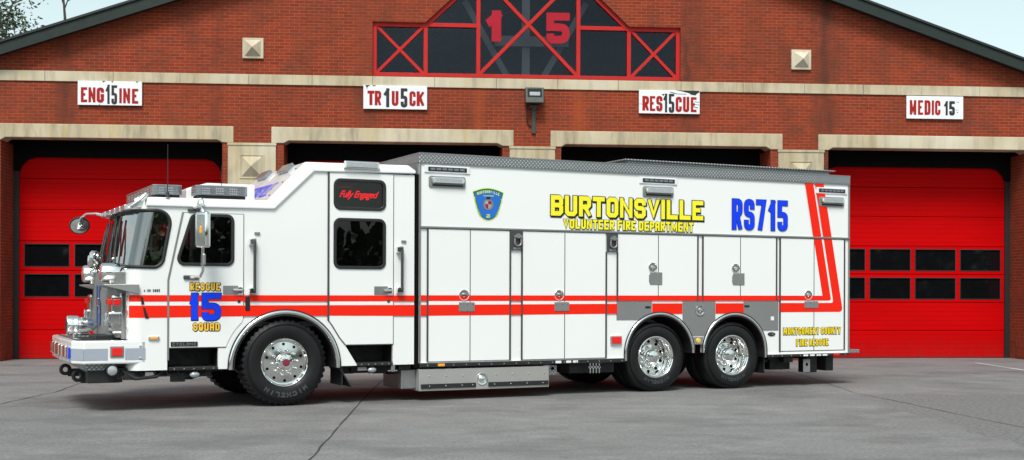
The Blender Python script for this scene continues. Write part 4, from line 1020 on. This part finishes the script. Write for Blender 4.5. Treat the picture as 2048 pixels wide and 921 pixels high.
for y0, y1 in ((.26,.42),(.5,.75),(.85,1.05),(1.15,1.5),(1.6,1.85),(1.95,2.2)):
    k = (y0+y1)/2; xf_ = -2.578-.02*math.sin(PI*(k-.2)/2.1); fr.box(xf_-.03, xf_+.01, y0, y1, .64, .80)
fr.build('bumper_chrome_trim', 'chrome', bmp, bevel=0.02)
B('bumper_blue_marker', 'blue', (-2.606,-2.585,.23,.255,.65,.79), parent=bmp)
us = MB().box(-2.42,-2.08,.12,1.9,.50,.586); us.build('lower_tray', 'tread', bmp, bevel=0.01)
for yy in (.42, 1.75):
    hk = MB(); hk.tube([(-2.47+.055*math.cos(a),yy,.43+.055*math.sin(a)) for a in [i*PI/10 for i in range(20)]], .024, closed=True); hk.box(-2.44,-1.95,yy-.03,yy+.03,.34,.44)
    hk.build('tow_eye', 'chassis', bmp, smooth=50)
B('under_bumper_box', 'chassis', (-2.40,-2.02,.10,.9,.355,.50), parent=bmp, bevel=0.01)
fg = MB().lathe([(.07,.06),(.07,-.01),(.058,-.012)], (-2.13,.0,.51), 'y', 28); fo = fg.build('fog_lamp', 'chassis', bmp, smooth=50)
MB().lathe([(.058,-.008),(.04,-.016),(0,-.02)], (-2.13,.0,.51), 'y', 28).build('fog_lamp_lens', 'lens_clear', bmp, smooth=50)
# mechanical siren on the bumper
sy = 1.30; sz = bm_t+.155
q2 = MB().lathe([(.0,-.0),(.09,-.012),(.125,.0),(.13,.02),(.13,.07),(.122,.075),(.126,.08),(.126,.125),(.10,.135)], (-2.50,sy,sz), 'x', 36)
qs = q2.build('siren', 'chrome', tk, smooth=40)
MB().lathe([(.105,.13),(.108,.16),(.10,.23),(.075,.31),(.035,.365),(0,.375)], (-2.50,sy,sz), 'x', 32).build('siren_body', 'chrome', qs, smooth=50)
B('siren_base', 'chrome', (-2.44,-2.22,sy-.06,sy+.06,bm_t+.008,bm_t+.06), parent=qs, bevel=0.015)
gr = MB()
for k in range(10):
    a = 2*PI*k/10; gr.box(-2.515,-2.505,sy+.07*math.cos(a)-.01,sy+.07*math.cos(a)+.01,sz+.07*math.sin(a)-.02,sz+.07*math.sin(a)+.02)
gr.build('siren_grille', 'chassis', qs)
# ---- front grille, shelves, buckets, lamps
gl2 = MB(); grid(gl2, [16+i*.5 for i in range(0, 33)], [.90,1.1,1.3,1.5,1.70], lambda j, z: True, .10)
gpan = gl2.build('grille_panel', 'grey_panel', tk, smooth=40)
for jj in (16, 32):
    s, y = cf(jj, 1.3); B('grille_side', 'steel', (s-.10, s+.03, y-.012 if jj == 16 else y, y if jj == 16 else y+.012, .90, 1.70), parent=gpan)
mm = Matrix.Identity(4); mm.col[0] = (0,-1,0,0); mm.col[1] = (1,0,0,0); mm.col[2] = (0,0,1,0); mm.col[3] = (-2.126,1.25,0,1)
lettering('grille_lettering', gpan, '15', -.20, .20, 1.02, 1.56, 0, .075, .10, 'grille_blue', rnd=True, mtx=mm)
B('grille_emblem', 'alu', (-2.145,-2.125,1.15,1.30,1.27,1.38), parent=gpan, bevel=0.02)
B('grille_foot', 'ink', (-2.28,-1.95,.30,.95,bm_t+.009,bm_t+.055), bevel=0.005)
for sd_ in (0, 1):
    Y = (lambda y: y) if sd_ == 0 else (lambda y: W-y)
    def bx(mb, x0, x1, y0, y1, z0, z1): a, b = Y(y0), Y(y1); mb.box(x0, x1, min(a,b), max(a,b), z0, z1)
    # wedge shelf
    mb = MB(); vs = [(-1.825,Y(-.05),1.43),(-1.825,Y(-.05),1.555),(-2.22,Y(.10),1.535),(-2.22,Y(.10),1.55),(-1.84,Y(.62),1.43),(-1.84,Y(.62),1.555),(-2.24,Y(.62),1.535),(-2.24,Y(.62),1.55)]
    mb.add(vs, [(0,1,3,2),(2,3,7,6),(6,7,5,4),(4,5,1,0),(1,5,7,3),(0,2,6,4)]); mb.build('lamp_shelf', 'steel', tk, bevel=0.004)
    # chrome bucket lamp
    lp = MB().lathe([(0,-.16),(.10,-.155),(.118,-.13),(.12,.06),(.11,.12),(.08,.165),(0,.185)], (-2.06,Y(.40),1.695), 'x', 32)
    o = lp.build('bucket_lamp', 'chrome', tk, smooth=50)
    MB().lathe([(0,-.168),(.095,-.160)], (-2.06,Y(.40),1.695), 'x', 24).build('lamp_lens', 'lens_red', o)
    ft = MB(); bx(ft, -2.12, -1.98, .33, .47, 1.556, 1.60); ft.build('lamp_foot', 'chrome', o, bevel=0.02)
    # stacked front lamps
    hb = MB(); bx(hb, -2.12, -1.93, .12, .42, .95, 1.42); o = hb.build('lamp_tower', 'alu', tk, bevel=0.03)
    lm = MB(); bx(lm, -2.155, -2.11, .15, .38, 1.30, 1.37); bx(lm, -2.10, -2.02, .105, .13, 1.295, 1.37); lm.build('warning_lamp', 'lens_red', o, bevel=0.01)
    cv = MB(); bx(cv, -2.16, -2.0, .11, .41, 1.06, 1.22); cv.build('headlamp_bezel', 'chrome', o, bevel=0.03)
    hl = MB()
    for zz in (1.095, 1.165): hl.lathe([(.05,.0),(.03,-.01),(0,-.014)], (-2.165,Y(.26),zz), 'x', 20)
    hl.build('headlamp', 'lens_clear', o, smooth=50)
    cc = MB().cyl((-1.97,Y(.13),.885),(-1.97,Y(.13),1.43),.045).cyl((-1.97,Y(.13),1.20),(-1.97,Y(.13),1.235),.055).cyl((-1.97,Y(.13),1.40),(-1.97,Y(.13),1.44),.055).cyl((-1.97,Y(.13),1.0),(-1.97,Y(.13),1.03),.055)
    cc.build('air_horn_column', 'chrome', o, smooth=50)
# small chrome speaker lamps above
for yy, zz in ((1.62,1.90),(1.80,1.86)):
    o = MB().lathe([(0,-.06),(.07,-.055),(.10,-.03),(.10,.03),(.06,.09),(0,.11)], (-2.13,yy,zz), 'x', 28).build('spot_lamp', 'chrome', tk, smooth=50)
    MB().cyl((-2.11,yy,1.70),(-2.11,yy,zz-.06),.02).box(-2.16,-2.05,yy-.05,yy+.05,1.70,1.74).build('lamp_stem', 'chrome', o, smooth=50)
B('front_cowl', 'white', (-2.06,-1.90,.45,W-.45,1.70,1.745), bevel=0.012)

# ================================================================ truck BODY
X0, X1, ZB, ZT = 1.84, 9.232, .507, 3.205
def arch(cx, cz, r, n=30): return arc(cx, cz, r, 180, 0, n)
bod = [(X0,ZB),(5.655-.60,ZB)]+arch(5.655,.565,.60)+[(5.655+.60,.69),(7.005-.59,.69)]+arch(7.005,.565,.59)+[(7.005+.59,ZB),(X1,ZB),(X1,ZT),(X0,ZT)]
bd = MB().panel(bod, [], 0, .05).panel(bod, [], W-.05, W)
bd.box(X0,X1,.05,W-.05,1.26,ZT-.005).box(X0,5.0,.05,W-.05,ZB+.003,1.26).box(7.66,X1,.05,W-.05,ZB+.003,1.26).box(5.0,7.66,.78,W-.78,.6,1.26)
body = bd.build('rescue_body', 'white', tk)
B('body_gap', 'black_gap', (1.766,1.838,.02,W-.02,.45,3.05))
fp = MB().box(1.815,1.839,.03,W-.03,2.6,ZT-.004); fp.build('front_bulkhead', 'steel', body)
# tread-plate cornice
tpz = MB().box(X0-.012,X1+.008,-.018,W+.018,ZT+.004,3.334); tpz.build('roof_cornice', 'tread', body, bevel=0.006)
ed = MB().box(X0-.016,X1+.012,-.022,W+.022,3.328,3.342).box(X0-.014,X1+.010,-.021,-.0,ZT-.010,ZT+.003); ed.build('cornice_edge', 'steel', body)
rb = MB().box(5.28,9.10,.32,W-.32,3.346,3.43).box(5.20,9.16,.24,W-.24,3.425,3.445); rb.build('roof_locker', 'tread', body, bevel=0.006)
# side trims
B('belt_trim', 'steel', (X0,X1,-.026,-.001,2.328,2.352), parent=body); B('belt_groove', 'ink', (X0,X1,-.020,-.001,2.322,2.330), parent=body)
B('corner_trim', 'steel', (X0-.004,X0+.014,-.016,-.001,ZB,ZT-.013), parent=body); B('corner_trim', 'steel', (X1-.02,X1+.004,-.016,-.001,ZB,ZT-.013), parent=body)
# doors
LEAF = [(1.968,2.579,.527,2.318),(2.586,3.180,.527,2.318),(3.386,4.050,.525,2.318),(4.057,4.722,.525,2.318),(4.932,5.618,1.356,2.312),(5.625,6.308,1.356,2.312),(6.422,7.098,1.356,2.312),(7.105,7.774,1.356,2.312),(7.866,8.515,.560,2.312),(8.522,9.120,.560,2.312)]
leafs = []
for a, b, c, d in LEAF:
    leafs.append(MB().box(a, b, -.012, -.0005, c, d).build('compartment_door', 'white', tk, bevel=0.004, seg=2))
for k, (x, z0, z1) in enumerate(((1.955,.527,2.318),(3.191,.52,2.318),(3.374,.52,2.318),(4.733,.52,2.05),(4.921,1.35,2.05),(6.319,1.35,2.318),(6.411,1.35,2.318),(7.785,1.35,2.318),(7.854,.55,2.318),(9.131,.56,2.318))):
    B('door_hinge', 'dark_grey', (x-.010,x+.010,-.021,-.0005,z0,z1), parent=leafs[k])
for k in range(0, 10, 2):
    x = (LEAF[k][1]+LEAF[k+1][0])/2; B('door_seam', 'seam', (x-.0035,x+.0035,-.0165,-.0005,LEAF[k][2],LEAF[k][3]), parent=leafs[k])
    B('door_seam', 'seam', (LEAF[k][0],LEAF[k+1][1],-.006,-.0005,LEAF[k][2]-.008,LEAF[k][2]-.001), parent=leafs[k])
def latch(x, z, leaf):
    o = MB().lathe([(.062,-.012),(.066,-.022),(.074,-.024),(.078,-.012)], (x,0,z), 'y', 32).build('door_latch', 'chrome', leaf, smooth=40)
    MB().lathe([(.063,-.014),(0,-.0135)], (x,0,z), 'y', 28).build('latch_dish', 'steel', leaf)
    MB().box(x-.042,x+.042,-.030,-.014,z-.012,z+.018).lathe([(.03,-.014),(.026,-.022),(0,-.024)], (x,0,z+.005), 'y', 18).build('latch_paddle', 'chrome', leaf, bevel=0.006)
for x, z, k in ((2.488,1.423,0),(3.96,1.424,2),(5.519,1.831,4),(7.008,1.831,6),(8.401,1.429,8)): latch(x, z, leafs[k])
def plate(poly, leaf, bolts):
    o = MB().prism(poly, -.022, -.012).build('latch_plate', 'grey_panel', leaf, bevel=0.003)
    b = MB()
    for x, z in bolts: b.cyl((x,-.022,z),(x,-.027,z),.007,n=8)
    b.build('plate_bolt', 'alu', leaf)
for x, k in ((2.414,0),(3.888,2)):
    plate([(x,1.20),(x+.233,1.20),(x+.233,1.327),(x,1.327)], leafs[k], [(x+.02,1.22),(x+.02,1.30),(x+.12,1.22),(x+.12,1.30),(x+.21,1.22),(x+.21,1.30)])
for x, k in ((5.458,4),(6.945,6)):
    plate([(x+.02,1.585),(x+.227,1.585),(x+.227,1.764),(x+.03,1.764),(x,1.72),(x,1.63)], leafs[k], [(x+.02,1.66),(x+.12,1.60),(x+.12,1.74),(x+.2,1.60),(x+.2,1.74)])
plate([(8.33,1.225),(8.60,1.225),(8.60,1.335),(8.33,1.335)], leafs[8], [(8.35,1.245),(8.45,1.245),(8.45,1.315),(8.57,1.245),(8.57,1.315)])
# shackle plates
for x0 in (3.192, 4.736):
    o = B('shackle_plate', 'dark_grey', (x0+.002,x0+.185,-.03,-.001,2.053,2.318), parent=body, bevel=0.006)
    cx = x0+.10; sh_ = MB().tube([(cx-.045,-.05,2.24),(cx-.05,-.05,2.17)]+[(cx+.05*math.cos(a),-.05,2.16+.05*math.sin(a)) for a in [PI+i*PI/10 for i in range(11)]]+[(cx+.05,-.05,2.17),(cx+.045,-.05,2.24)], .014)
    sh_.cyl((cx-.06,-.05,2.235),(cx+.06,-.05,2.235),.022).cyl((cx+.0,-.03,2.25),(cx+.0,-.075,2.25),.035)
    sh_.build('shackle', 'steel', body, smooth=50); B('shackle_tag', 'grey_panel', (x0+.04,x0+.15,-.034,-.029,2.06,2.095), parent=body)
# stripes
inn = [(X0,1.345)]+rpoly([(8.86,1.345),(8.493,3.195)], 0)[:0]
def pl_round(pts, r): return rpoly(pts, r, 6)
stripe(pl_round([(X0,1.345),(8.862,1.345),(8.495,3.195),(8.336,3.195),(8.688,1.422),(X0,1.422)], [0,.035,0,0,0,0]), -.0145)
stripe(pl_round([(7.835,1.165),(9.10,1.165),(8.702,3.195),(8.534,3.195),(8.908,1.308),(7.835,1.308)], [0,.06,0,0,.035,0]), -.0145)
stripe([(X0,1.145),(4.918,1.158),(4.918,1.302),(X0,1.292)], -.0145)
for x0, x1 in ((5.521,6.050),(6.650,7.165)): stripe([(x0,1.150),(x1,1.150),(x1,1.306),(x0,1.306)], -.006)
# stainless filler panels round the tandem
def archpts(cx, r, xa, xb, n=14):
    out = []
    for i in range(n+1):
        x = xa+(xb-xa)*i/n; out.append((x, .565+math.sqrt(max(0, r*r-(x-cx)**2))))
    return out
pan = []
for pl in ([(4.914,1.068),(5.29,1.068)]+archpts(5.655,.615,5.30,5.513)+[(5.513,1.343),(4.914,1.343)],
           [(6.056,1.343)]+archpts(5.655,.615,6.056,6.215)+[(6.215,.815),(6.446,.815)]+archpts(7.005,.605,6.448,6.644)+[(6.644,1.343)],
           [(7.169,1.343)]+archpts(7.005,.605,7.169,7.52)+[(7.53,.886),(7.826,.886),(7.826,1.343)]):
    pan.append(MB().prism(pl, -.008, -.0005).build('filler_panel', 'grey_panel', body))
latch(6.36, 1.20, pan[1])
B('filler_slot', 'ink', (5.40,5.49,-.012,-.008,1.235,1.265), parent=body); B('filler_slot', 'ink', (7.18,7.27,-.012,-.008,1.245,1.275), parent=body)
B('filler_label', 'white_sign', (7.68,7.74,-.011,-.0085,1.04,1.10), parent=body)
pb = MB()
for x, z in ((4.935,1.09),(4.935,1.32),(5.2,1.32),(5.48,1.32),(6.08,1.31),(6.62,1.31),(6.26,.84),(6.40,.84),(7.2,1.31),(7.8,1.31),(7.8,.91),(7.57,.91),(6.1,1.22),(6.6,1.22)): pb.cyl((x,-.008,z),(x,-.014,z),.008,n=8)
pb.build('panel_bolt', 'alu', body)
tb = MB().prism([(6.262,.69),(6.398,.69),(6.428,.80),(6.234,.80)], -.012, -.0005); tb.build('bracket_plate', 'alu', body)
MB().lathe([(.038,-.013),(.034,-.028),(0,-.032)], (6.332,0,.748), 'y', 20).build('round_marker', 'gold', body, smooth=50)
o = B('side_lamp_bezel', 'chrome', (4.806,4.996,-.03,-.001,.705,.842), parent=body, bevel=0.015); B('side_lamp', 'lens_red', (4.826,4.978,-.045,-.028,.722,.825), parent=body, bevel=0.01)
MB().lathe([(.0,-.01),(.07,-.01),(.075,-.001)], (0,0,0), 'y', 24).xf(Matrix.Translation((7.70,0,.825)) @ Matrix.Scale(.42,4,(0,0,1))).build('oval_badge', 'ink', body)
lettering('badge_lettering', body, 'E-ONE', 7.655, 7.745, .812, .838, -.0125, .006, .006, 'steel')
# rub rail
B('rub_rail', 'rubber', (X0,5.045,-.03,-.0005,.452,.505), parent=body, bevel=0.006); B('rub_rail', 'rubber', (7.605,X1,-.03,-.0005,.468,.505), parent=body, bevel=0.006)
B('rail_lip', 'alu', (X0,5.045,-.022,-.0005,.506,.513), parent=body); B('rail_lip', 'alu', (7.605,X1,-.022,-.0005,.506,.513), parent=body)
rbm = MB()
for k in range(17):
    x = 1.95+k*.19; rbm.cyl((x,-.03,.478),(x,-.037,.478),.010,n=8)
for k in range(9):
    x = 7.70+k*.18; rbm.cyl((x,-.03,.487),(x,-.037,.487),.010,n=8)
rbm.build('rail_bolt', 'alu', body)
B('rail_marker', 'lens_amber', (2.10,2.20,-.04,-.029,.461,.497), parent=body, bevel=0.006); B('rail_marker', 'lens_red', (8.90,9.02,-.038,-.029,.472,.503), parent=body, bevel=0.006)
for bxx in ((3.90,3.99,-.034,-.029,.463,.498),(4.07,4.15,-.034,-.029,.465,.497),(4.18,4.26,-.034,-.029,.465,.497)): B('rail_tag', 'white_sign', bxx, parent=body)
for x in (8.30,8.43,8.56,8.68): B('rail_tag', 'white_sign', (x,x+.09,-.034,-.029,.474,.50), parent=body)
# low side locker
lk = MB().box(1.835,3.805,-.012,.55,.131,.425); lko = lk.build('side_locker', 'locker_steel', tk, bevel=0.006)
B('locker_rub_strip', 'rubber', (1.86,2.67,-.028,-.012,.165,.225), parent=lko, bevel=0.004); B('locker_rub_strip', 'rubber', (2.86,3.79,-.028,-.012,.165,.225), parent=lko, bevel=0.004)
lb = MB()
for k in range(8): lb.lathe([(.012,-.012),(.008,-.02),(0,-.021)], (1.98+k*.25,0,.33), 'y', 10)
for x in (1.98,2.22,2.46,2.62,2.95,3.2,3.45,3.7): lb.lathe([(.011,-.028),(.007,-.035),(0,-.036)], (x,0,.195), 'y', 10)
lb.build('locker_bolt', 'alu', lko, smooth=50)
MB().lathe([(.06,-.012),(.066,-.024),(.08,-.026),(.085,-.012)], (2.765,0,.275), 'y', 32).lathe([(.05,-.014),(.03,-.03),(0,-.032)], (2.765,0,.275), 'y', 24).build('locker_latch', 'chrome', lko, smooth=40)
B('step_locker', 'steel', (1.62,1.834,.10,.80,.16,.42), bevel=0.01)
o = B('fuel_plate', 'tread', (3.83,3.96,.05,.06,.30,.43)); MB().cyl((3.895,.05,.385),(3.895,.044,.385),.024,n=16).build('plate_hole', 'black_gap', o)
o = B('rear_plate', 'grey_panel', (8.35,8.48,.03,.04,.22,.42)); MB().cyl((8.415,.03,.34),(8.415,.024,.34),.024,n=16).build('plate_hole', 'black_gap', o)
for k in range(4):
    x = 4.49+k*.05
    MB().cyl((x,.02,.45),(x,.02,.41),.009).tube([(x+.018*math.cos(a),.02,.39+.018*math.sin(a)) for a in [i*PI/6 for i in range(12)]], .004, closed=True, n=5).box(x-.009,x+.009,.016,.024,.305,.372).build('drain_pull', 'alu', tk)
B('drain_bar', 'steel', (4.465,4.67,.01,.03,.445,.455))
# scene lights
for (x, z, wd) in ((1.905,3.078,.668),(5.292,3.064,.655),(8.556,3.040,.628)):
    o = B('warning_light', 'white_sign', (x,x+wd,-.018,-.0005,z,z+.098), bevel=0.006)
    B('light_slot', 'ink', (x+.05,x+wd-.05,-.026,-.017,z+.020,z+.078), parent=o, bevel=0.006)
    lm = MB()
    for k in range(6):
        a = x+.075+k*(wd-.15)/6; lm.box(a+.006, a+(wd-.15)/6-.012, -.031, -.0255, z+.034, z+.064)
    lm.build('led_module', 'lens_grey', o, bevel=0.003)
for (x, z, wd) in ((1.967,2.880,.54),(5.350,2.872,.532),(8.613,2.835,.506)):
    o = MB().prism(rrect(x,x+wd,z,z+.155,.03), -.02, -.0005).build('scene_light', 'steel', tk, bevel=0.006)
    MB().prism(rrect(x+.04,x+wd-.03,z+.055,z+.14,.025), -.065, -.02).build('scene_light_lens', 'chrome', o, bevel=0.012)
    q = MB()
    for k in range(12):
        a = x+.075+k*(wd-.14)/12; q.box(a,a+(wd-.14)/12-.008,-.070,-.064,z+.075,z+.122)
    q.build('led_module', 'lens_clear', o); B('light_vent', 'ink', (x+.05,x+wd-.04,-.024,-.019,z+.018,z+.042), parent=o)
# body lettering
lettering('side_lettering', tk, 'BURTONSVILLE', 3.826, 6.415, 2.552, 2.842, -.012, .064, .030, 'yellow', .011, .018)
lettering('side_lettering', tk, 'VOLUNTEER FIRE DEPARTMENT', 4.030, 6.236, 2.374, 2.512, -.012, .030, .016, 'yellow', .006, .007)
lettering('side_lettering', tk, 'RS715', 6.945, 8.000, 2.428, 2.900, -.012, .080, .034, 'blue', .006, rnd=True)
lettering('side_lettering', tk, 'MONTGOMERY COUNTY', 7.915, 9.055, .812, .922, -.020, .0225, .013, 'deep_yellow', .006, .006)
lettering('side_lettering', tk, 'FIRE RESCUE', 8.168, 8.803, .634, .738, -.020, .0225, .013, 'deep_yellow', .006, .006)
# emblem
def shield(cx, cz, k):
    top = [(cx-.24*k+.48*k*i/10, cz+.165*k+.055*k*math.sin(PI*i/10)) for i in range(11)]
    right = [(cx+.235*k*math.cos(a)*1.0 if a > .9 else cx+.24*k-(.24-.235*math.cos(.9))*k*(a/.9)*1.0, cz+.165*k-.40*k*math.sin(a)) for a in [i*PI/2/14 for i in range(1, 15)]]
    return top+right+[(2*cx-x, z) for x, z in reversed(right[:-1])]
em = MB().sheet(shield(2.853,2.685,1.0), -.004).build('emblem', 'shield_lime', tk)
MB().sheet(shield(2.853,2.685,.955), -.006).build('emblem_border', 'shield_green', em)
MB().sheet(shield(2.853,2.680,.87), -.008).build('emblem_field', 'shield_blue', em)
et = MB()
for k, ch_ in enumerate('BURTONSVILLE'):
    u = -.160+k*.029; z = 2.792+.040*math.cos(u/.19*PI/2); put(et, glyph(ch_, 2.853+u-.011 if ch_ != 'I' else 2.853+u-.003, 2.853+u+.011 if ch_ != 'I' else 2.853+u+.003, z, z+.038, .007), -.0105)
ETN = 'emblem_lettering'; et.build(ETN, 'shield_lime', em); et = MB()
for c_, a, b in layout('VOLUNTEER', 2.775, 2.931, .004, .005): put(et, glyph(c_, a, b, 2.785, 2.802, .004), -.0105)
et.build(ETN, 'shield_lime', em); et = MB()
for c_, a, b in layout('FIRE', 2.828, 2.878, .006, .003): put(et, glyph(c_, a, b, 2.52, 2.540, .006), -.0105)
et.build(ETN, 'shield_lime', em); et = MB()
for c_, a, b in layout('DEPT', 2.825, 2.881, .006, .003): put(et, glyph(c_, a, b, 2.490, 2.511, .006), -.0105)
def vert(text, sgn):
    n = len(text)
    for k, ch_ in enumerate(text):
        t_ = k/(n-1); z = 2.765-.24*t_ if sgn < 0 else 2.53+.22*t_
        q = (2.765-z)/.24; x = 2.853+sgn*(.205-.085*max(0,q)**1.8); 
        for pl in glyph(ch_, -.007 if ch_ != 'I' else -.002, .007 if ch_ != 'I' else .002, -.011, .011, .0045):
            ang = R(-90)*(1) if sgn < 0 else R(90); ang += R(sgn*-22)*max(0,q)
            for qd in pl: et.sheet([(x+a*math.cos(ang)-b*math.sin(ang), z+a*math.sin(ang)+b*math.cos(ang)) for a, b in qd], -.0105)
et.build(ETN, 'shield_lime', em); et = MB()
vert('MONTGOMERY', -1); et.build(ETN, 'shield_lime', em); et = MB(); vert('COUNTY MD'.replace(' ', '.'), 1)
et.build('emblem_lettering', 'shield_lime', em)
MB().sheet(arc(2.853,2.675,.078,0,360,20)[:-1], -.0095).build('emblem_crest', 'grey_panel', em)
MB().sheet([(2.853,2.68),(2.90,2.68),(2.90,2.72),(2.853,2.725)], -.0105).sheet([(2.853,2.678),(2.806,2.675),(2.82,2.63),(2.853,2.612)], -.0105).build('crest_red', 'sign_red', em)
MB().sheet([(2.85,2.68),(2.806,2.68),(2.806,2.72),(2.85,2.725)], -.0105).sheet([(2.855,2.676),(2.90,2.674),(2.888,2.63),(2.855,2.612)], -.0105).build('crest_blue', 'lens_clear', em)
MB().sheet([(2.82,2.745),(2.835,2.785),(2.86,2.775),(2.885,2.78),(2.88,2.745)], -.0105).build('crest_top', 'ink', em)
# rear step and rear face
B('rear_step', 'tread', (X1+.004,9.50,.05,W-.05,.50,.555), bevel=0.006)
B('rear_grab_rail', 'chrome', (X1+.05,X1+.075,.10,.125,.7,1.35)); B('rear_light', 'lens_red', (X1+.002,X1+.03,.08,.22,.75,1.0), bevel=0.01)

# ================================================================ TREES
def grow(mb, p, d, r, ln, depth, tips, rnd, spread=.6, up=.15):
    q = p+d*ln; mid = p.lerp(q, .5)+Vector((rnd.uniform(-1,1), rnd.uniform(-1,1), rnd.uniform(-.5,.5)))*ln*.06
    mb.tube([p, mid, q], [r, r*.85, r*.68], n=6)
    if depth <= 2: tips.append((q, d)); tips.append((mid, d))
    if depth == 0: return
    for k in range(rnd.choice((2, 3, 3))):
        v = Vector((rnd.uniform(-1,1), rnd.uniform(-1,1), rnd.uniform(-.5,.8))).normalized()
        nd = (d+v*spread*1.35+Vector((0,0,up))).normalized(); grow(mb, q, nd, r*.62, ln*rnd.uniform(.62,.86), depth-1, tips, rnd, spread, up)
def leaf_mesh(tips, rnd, per, rad, size):
    mb = MB()
    for p, d in tips:
        if rnd.random() < .12: continue
        for k in range(per):
            c = p+Vector((rnd.gauss(0,1)*rad, rnd.gauss(0,1)*rad, rnd.gauss(0,1)*rad*.55-.05)); a = Vector((rnd.uniform(-1,1), rnd.uniform(-1,1), rnd.uniform(-.8,.3))).normalized()
            b = a.cross(Vector((rnd.uniform(-1,1), rnd.uniform(-1,1), rnd.uniform(-1,1)))).normalized(); s = size*rnd.uniform(.6,1.3)
            mb.add([c-a*s, c+b*s*.38, c+a*s, c-b*s*.38], [(0,1,2,3)])
    return mb
rnd = random.Random(11)
tr_ = thing('leafy_tree', 'dark leafy tree behind the roof at the upper left corner', 'tree', (-19.4, 42, 0))
tb_ = MB(); tips = []
tb_.tube([(0,0,-.1),(.1,0,2.5),(.2,0,5.6)], [.34,.28,.24], n=10)
for az in range(0, 360, 60):
    a = R(az+rnd.uniform(-20,20)); grow(tb_, Vector((.2,0,5.0+rnd.uniform(0,.7))), Vector((math.cos(a)*.9, math.sin(a)*.9, .85)).normalized(), .15, 2.2, 4, tips, rnd, .62, .10)
tb_.build('trunk', 'bark', tr_, smooth=60)
leaf_mesh(tips, rnd, 26, .32, .085).build('crown', 'leaf', tr_)
bt_ = thing('bare_tree', 'thin bare tree top rising above the roof left of center', 'tree', (-15.0, 42, 0))
bb = MB().tube([(-.05,0,0),(-.02,0,6),(-.05,0,10.6),(-.10,0,11.2),(-.12,0,12.6)], [.12,.09,.05,.035,.02], n=6)
bb.tube([(-.08,0,11.0),(-.25,0,11.5),(-.32,.05,12.4)], [.03,.022,.012], n=5).tube([(-.06,0,10.9),(.05,0,11.2),(.10,0,11.5)], [.025,.02,.012], n=5).tube([(.03,0,11.15),(.3,.1,11.35),(.75,.15,11.6),(.75,.15,11.75)], [.02,.018,.012,.008], n=5)
bb.build('trunk', 'bark', bt_, smooth=60)
# distant wood across the street, behind the viewer: what the chrome and glass mirror
rnd = random.Random(21); fw = MB()
for k in range(15000):
    x = rnd.uniform(-75, 75); hmax = 5.2+2.6*math.sin(x*.21)+2.0*math.sin(x*.53+1)+1.4*math.sin(x*1.3)
    if 24 < x < 31 or -31 < x < -27: hmax *= .45
    z = rnd.uniform(0, 1)**1.25*max(1.8, hmax); y = -36+rnd.uniform(-5, 4)
    c = Vector((x, y, z)); a = Vector((rnd.uniform(-1,1), rnd.uniform(-1,1), rnd.uniform(-1,1))).normalized(); b = a.orthogonal().normalized(); s = rnd.uniform(.22, .55)
    fw.add([c-a*s, c+b*s*.8, c+a*s, c-b*s*.8], [(0,1,2,3)])
for k in range(5000):
    x = rnd.uniform(-80, 80); hmax = 4.6+2.4*math.sin(x*.21)+2.0*math.sin(x*.53+1)+1.4*math.sin(x*1.3)
    if 26 < x < 35 or -36 < x < -31: hmax *= .4
    z = rnd.uniform(0, 1)*max(1.6, hmax); c = Vector((x, -44+rnd.uniform(-3, 3), z)); a = Vector((rnd.uniform(-1,1), rnd.uniform(-.3,.3), rnd.uniform(-1,1))).normalized(); b = a.cross(Vector((0,1,.2))).normalized(); q_ = rnd.uniform(.5, 1.1)
    fw.add([c-a*q_, c+b*q_*.8, c+a*q_, c-b*q_*.8], [(0,1,2,3)])
tag(fw.build('far_wood', 'wood_leaf'), kind='stuff')
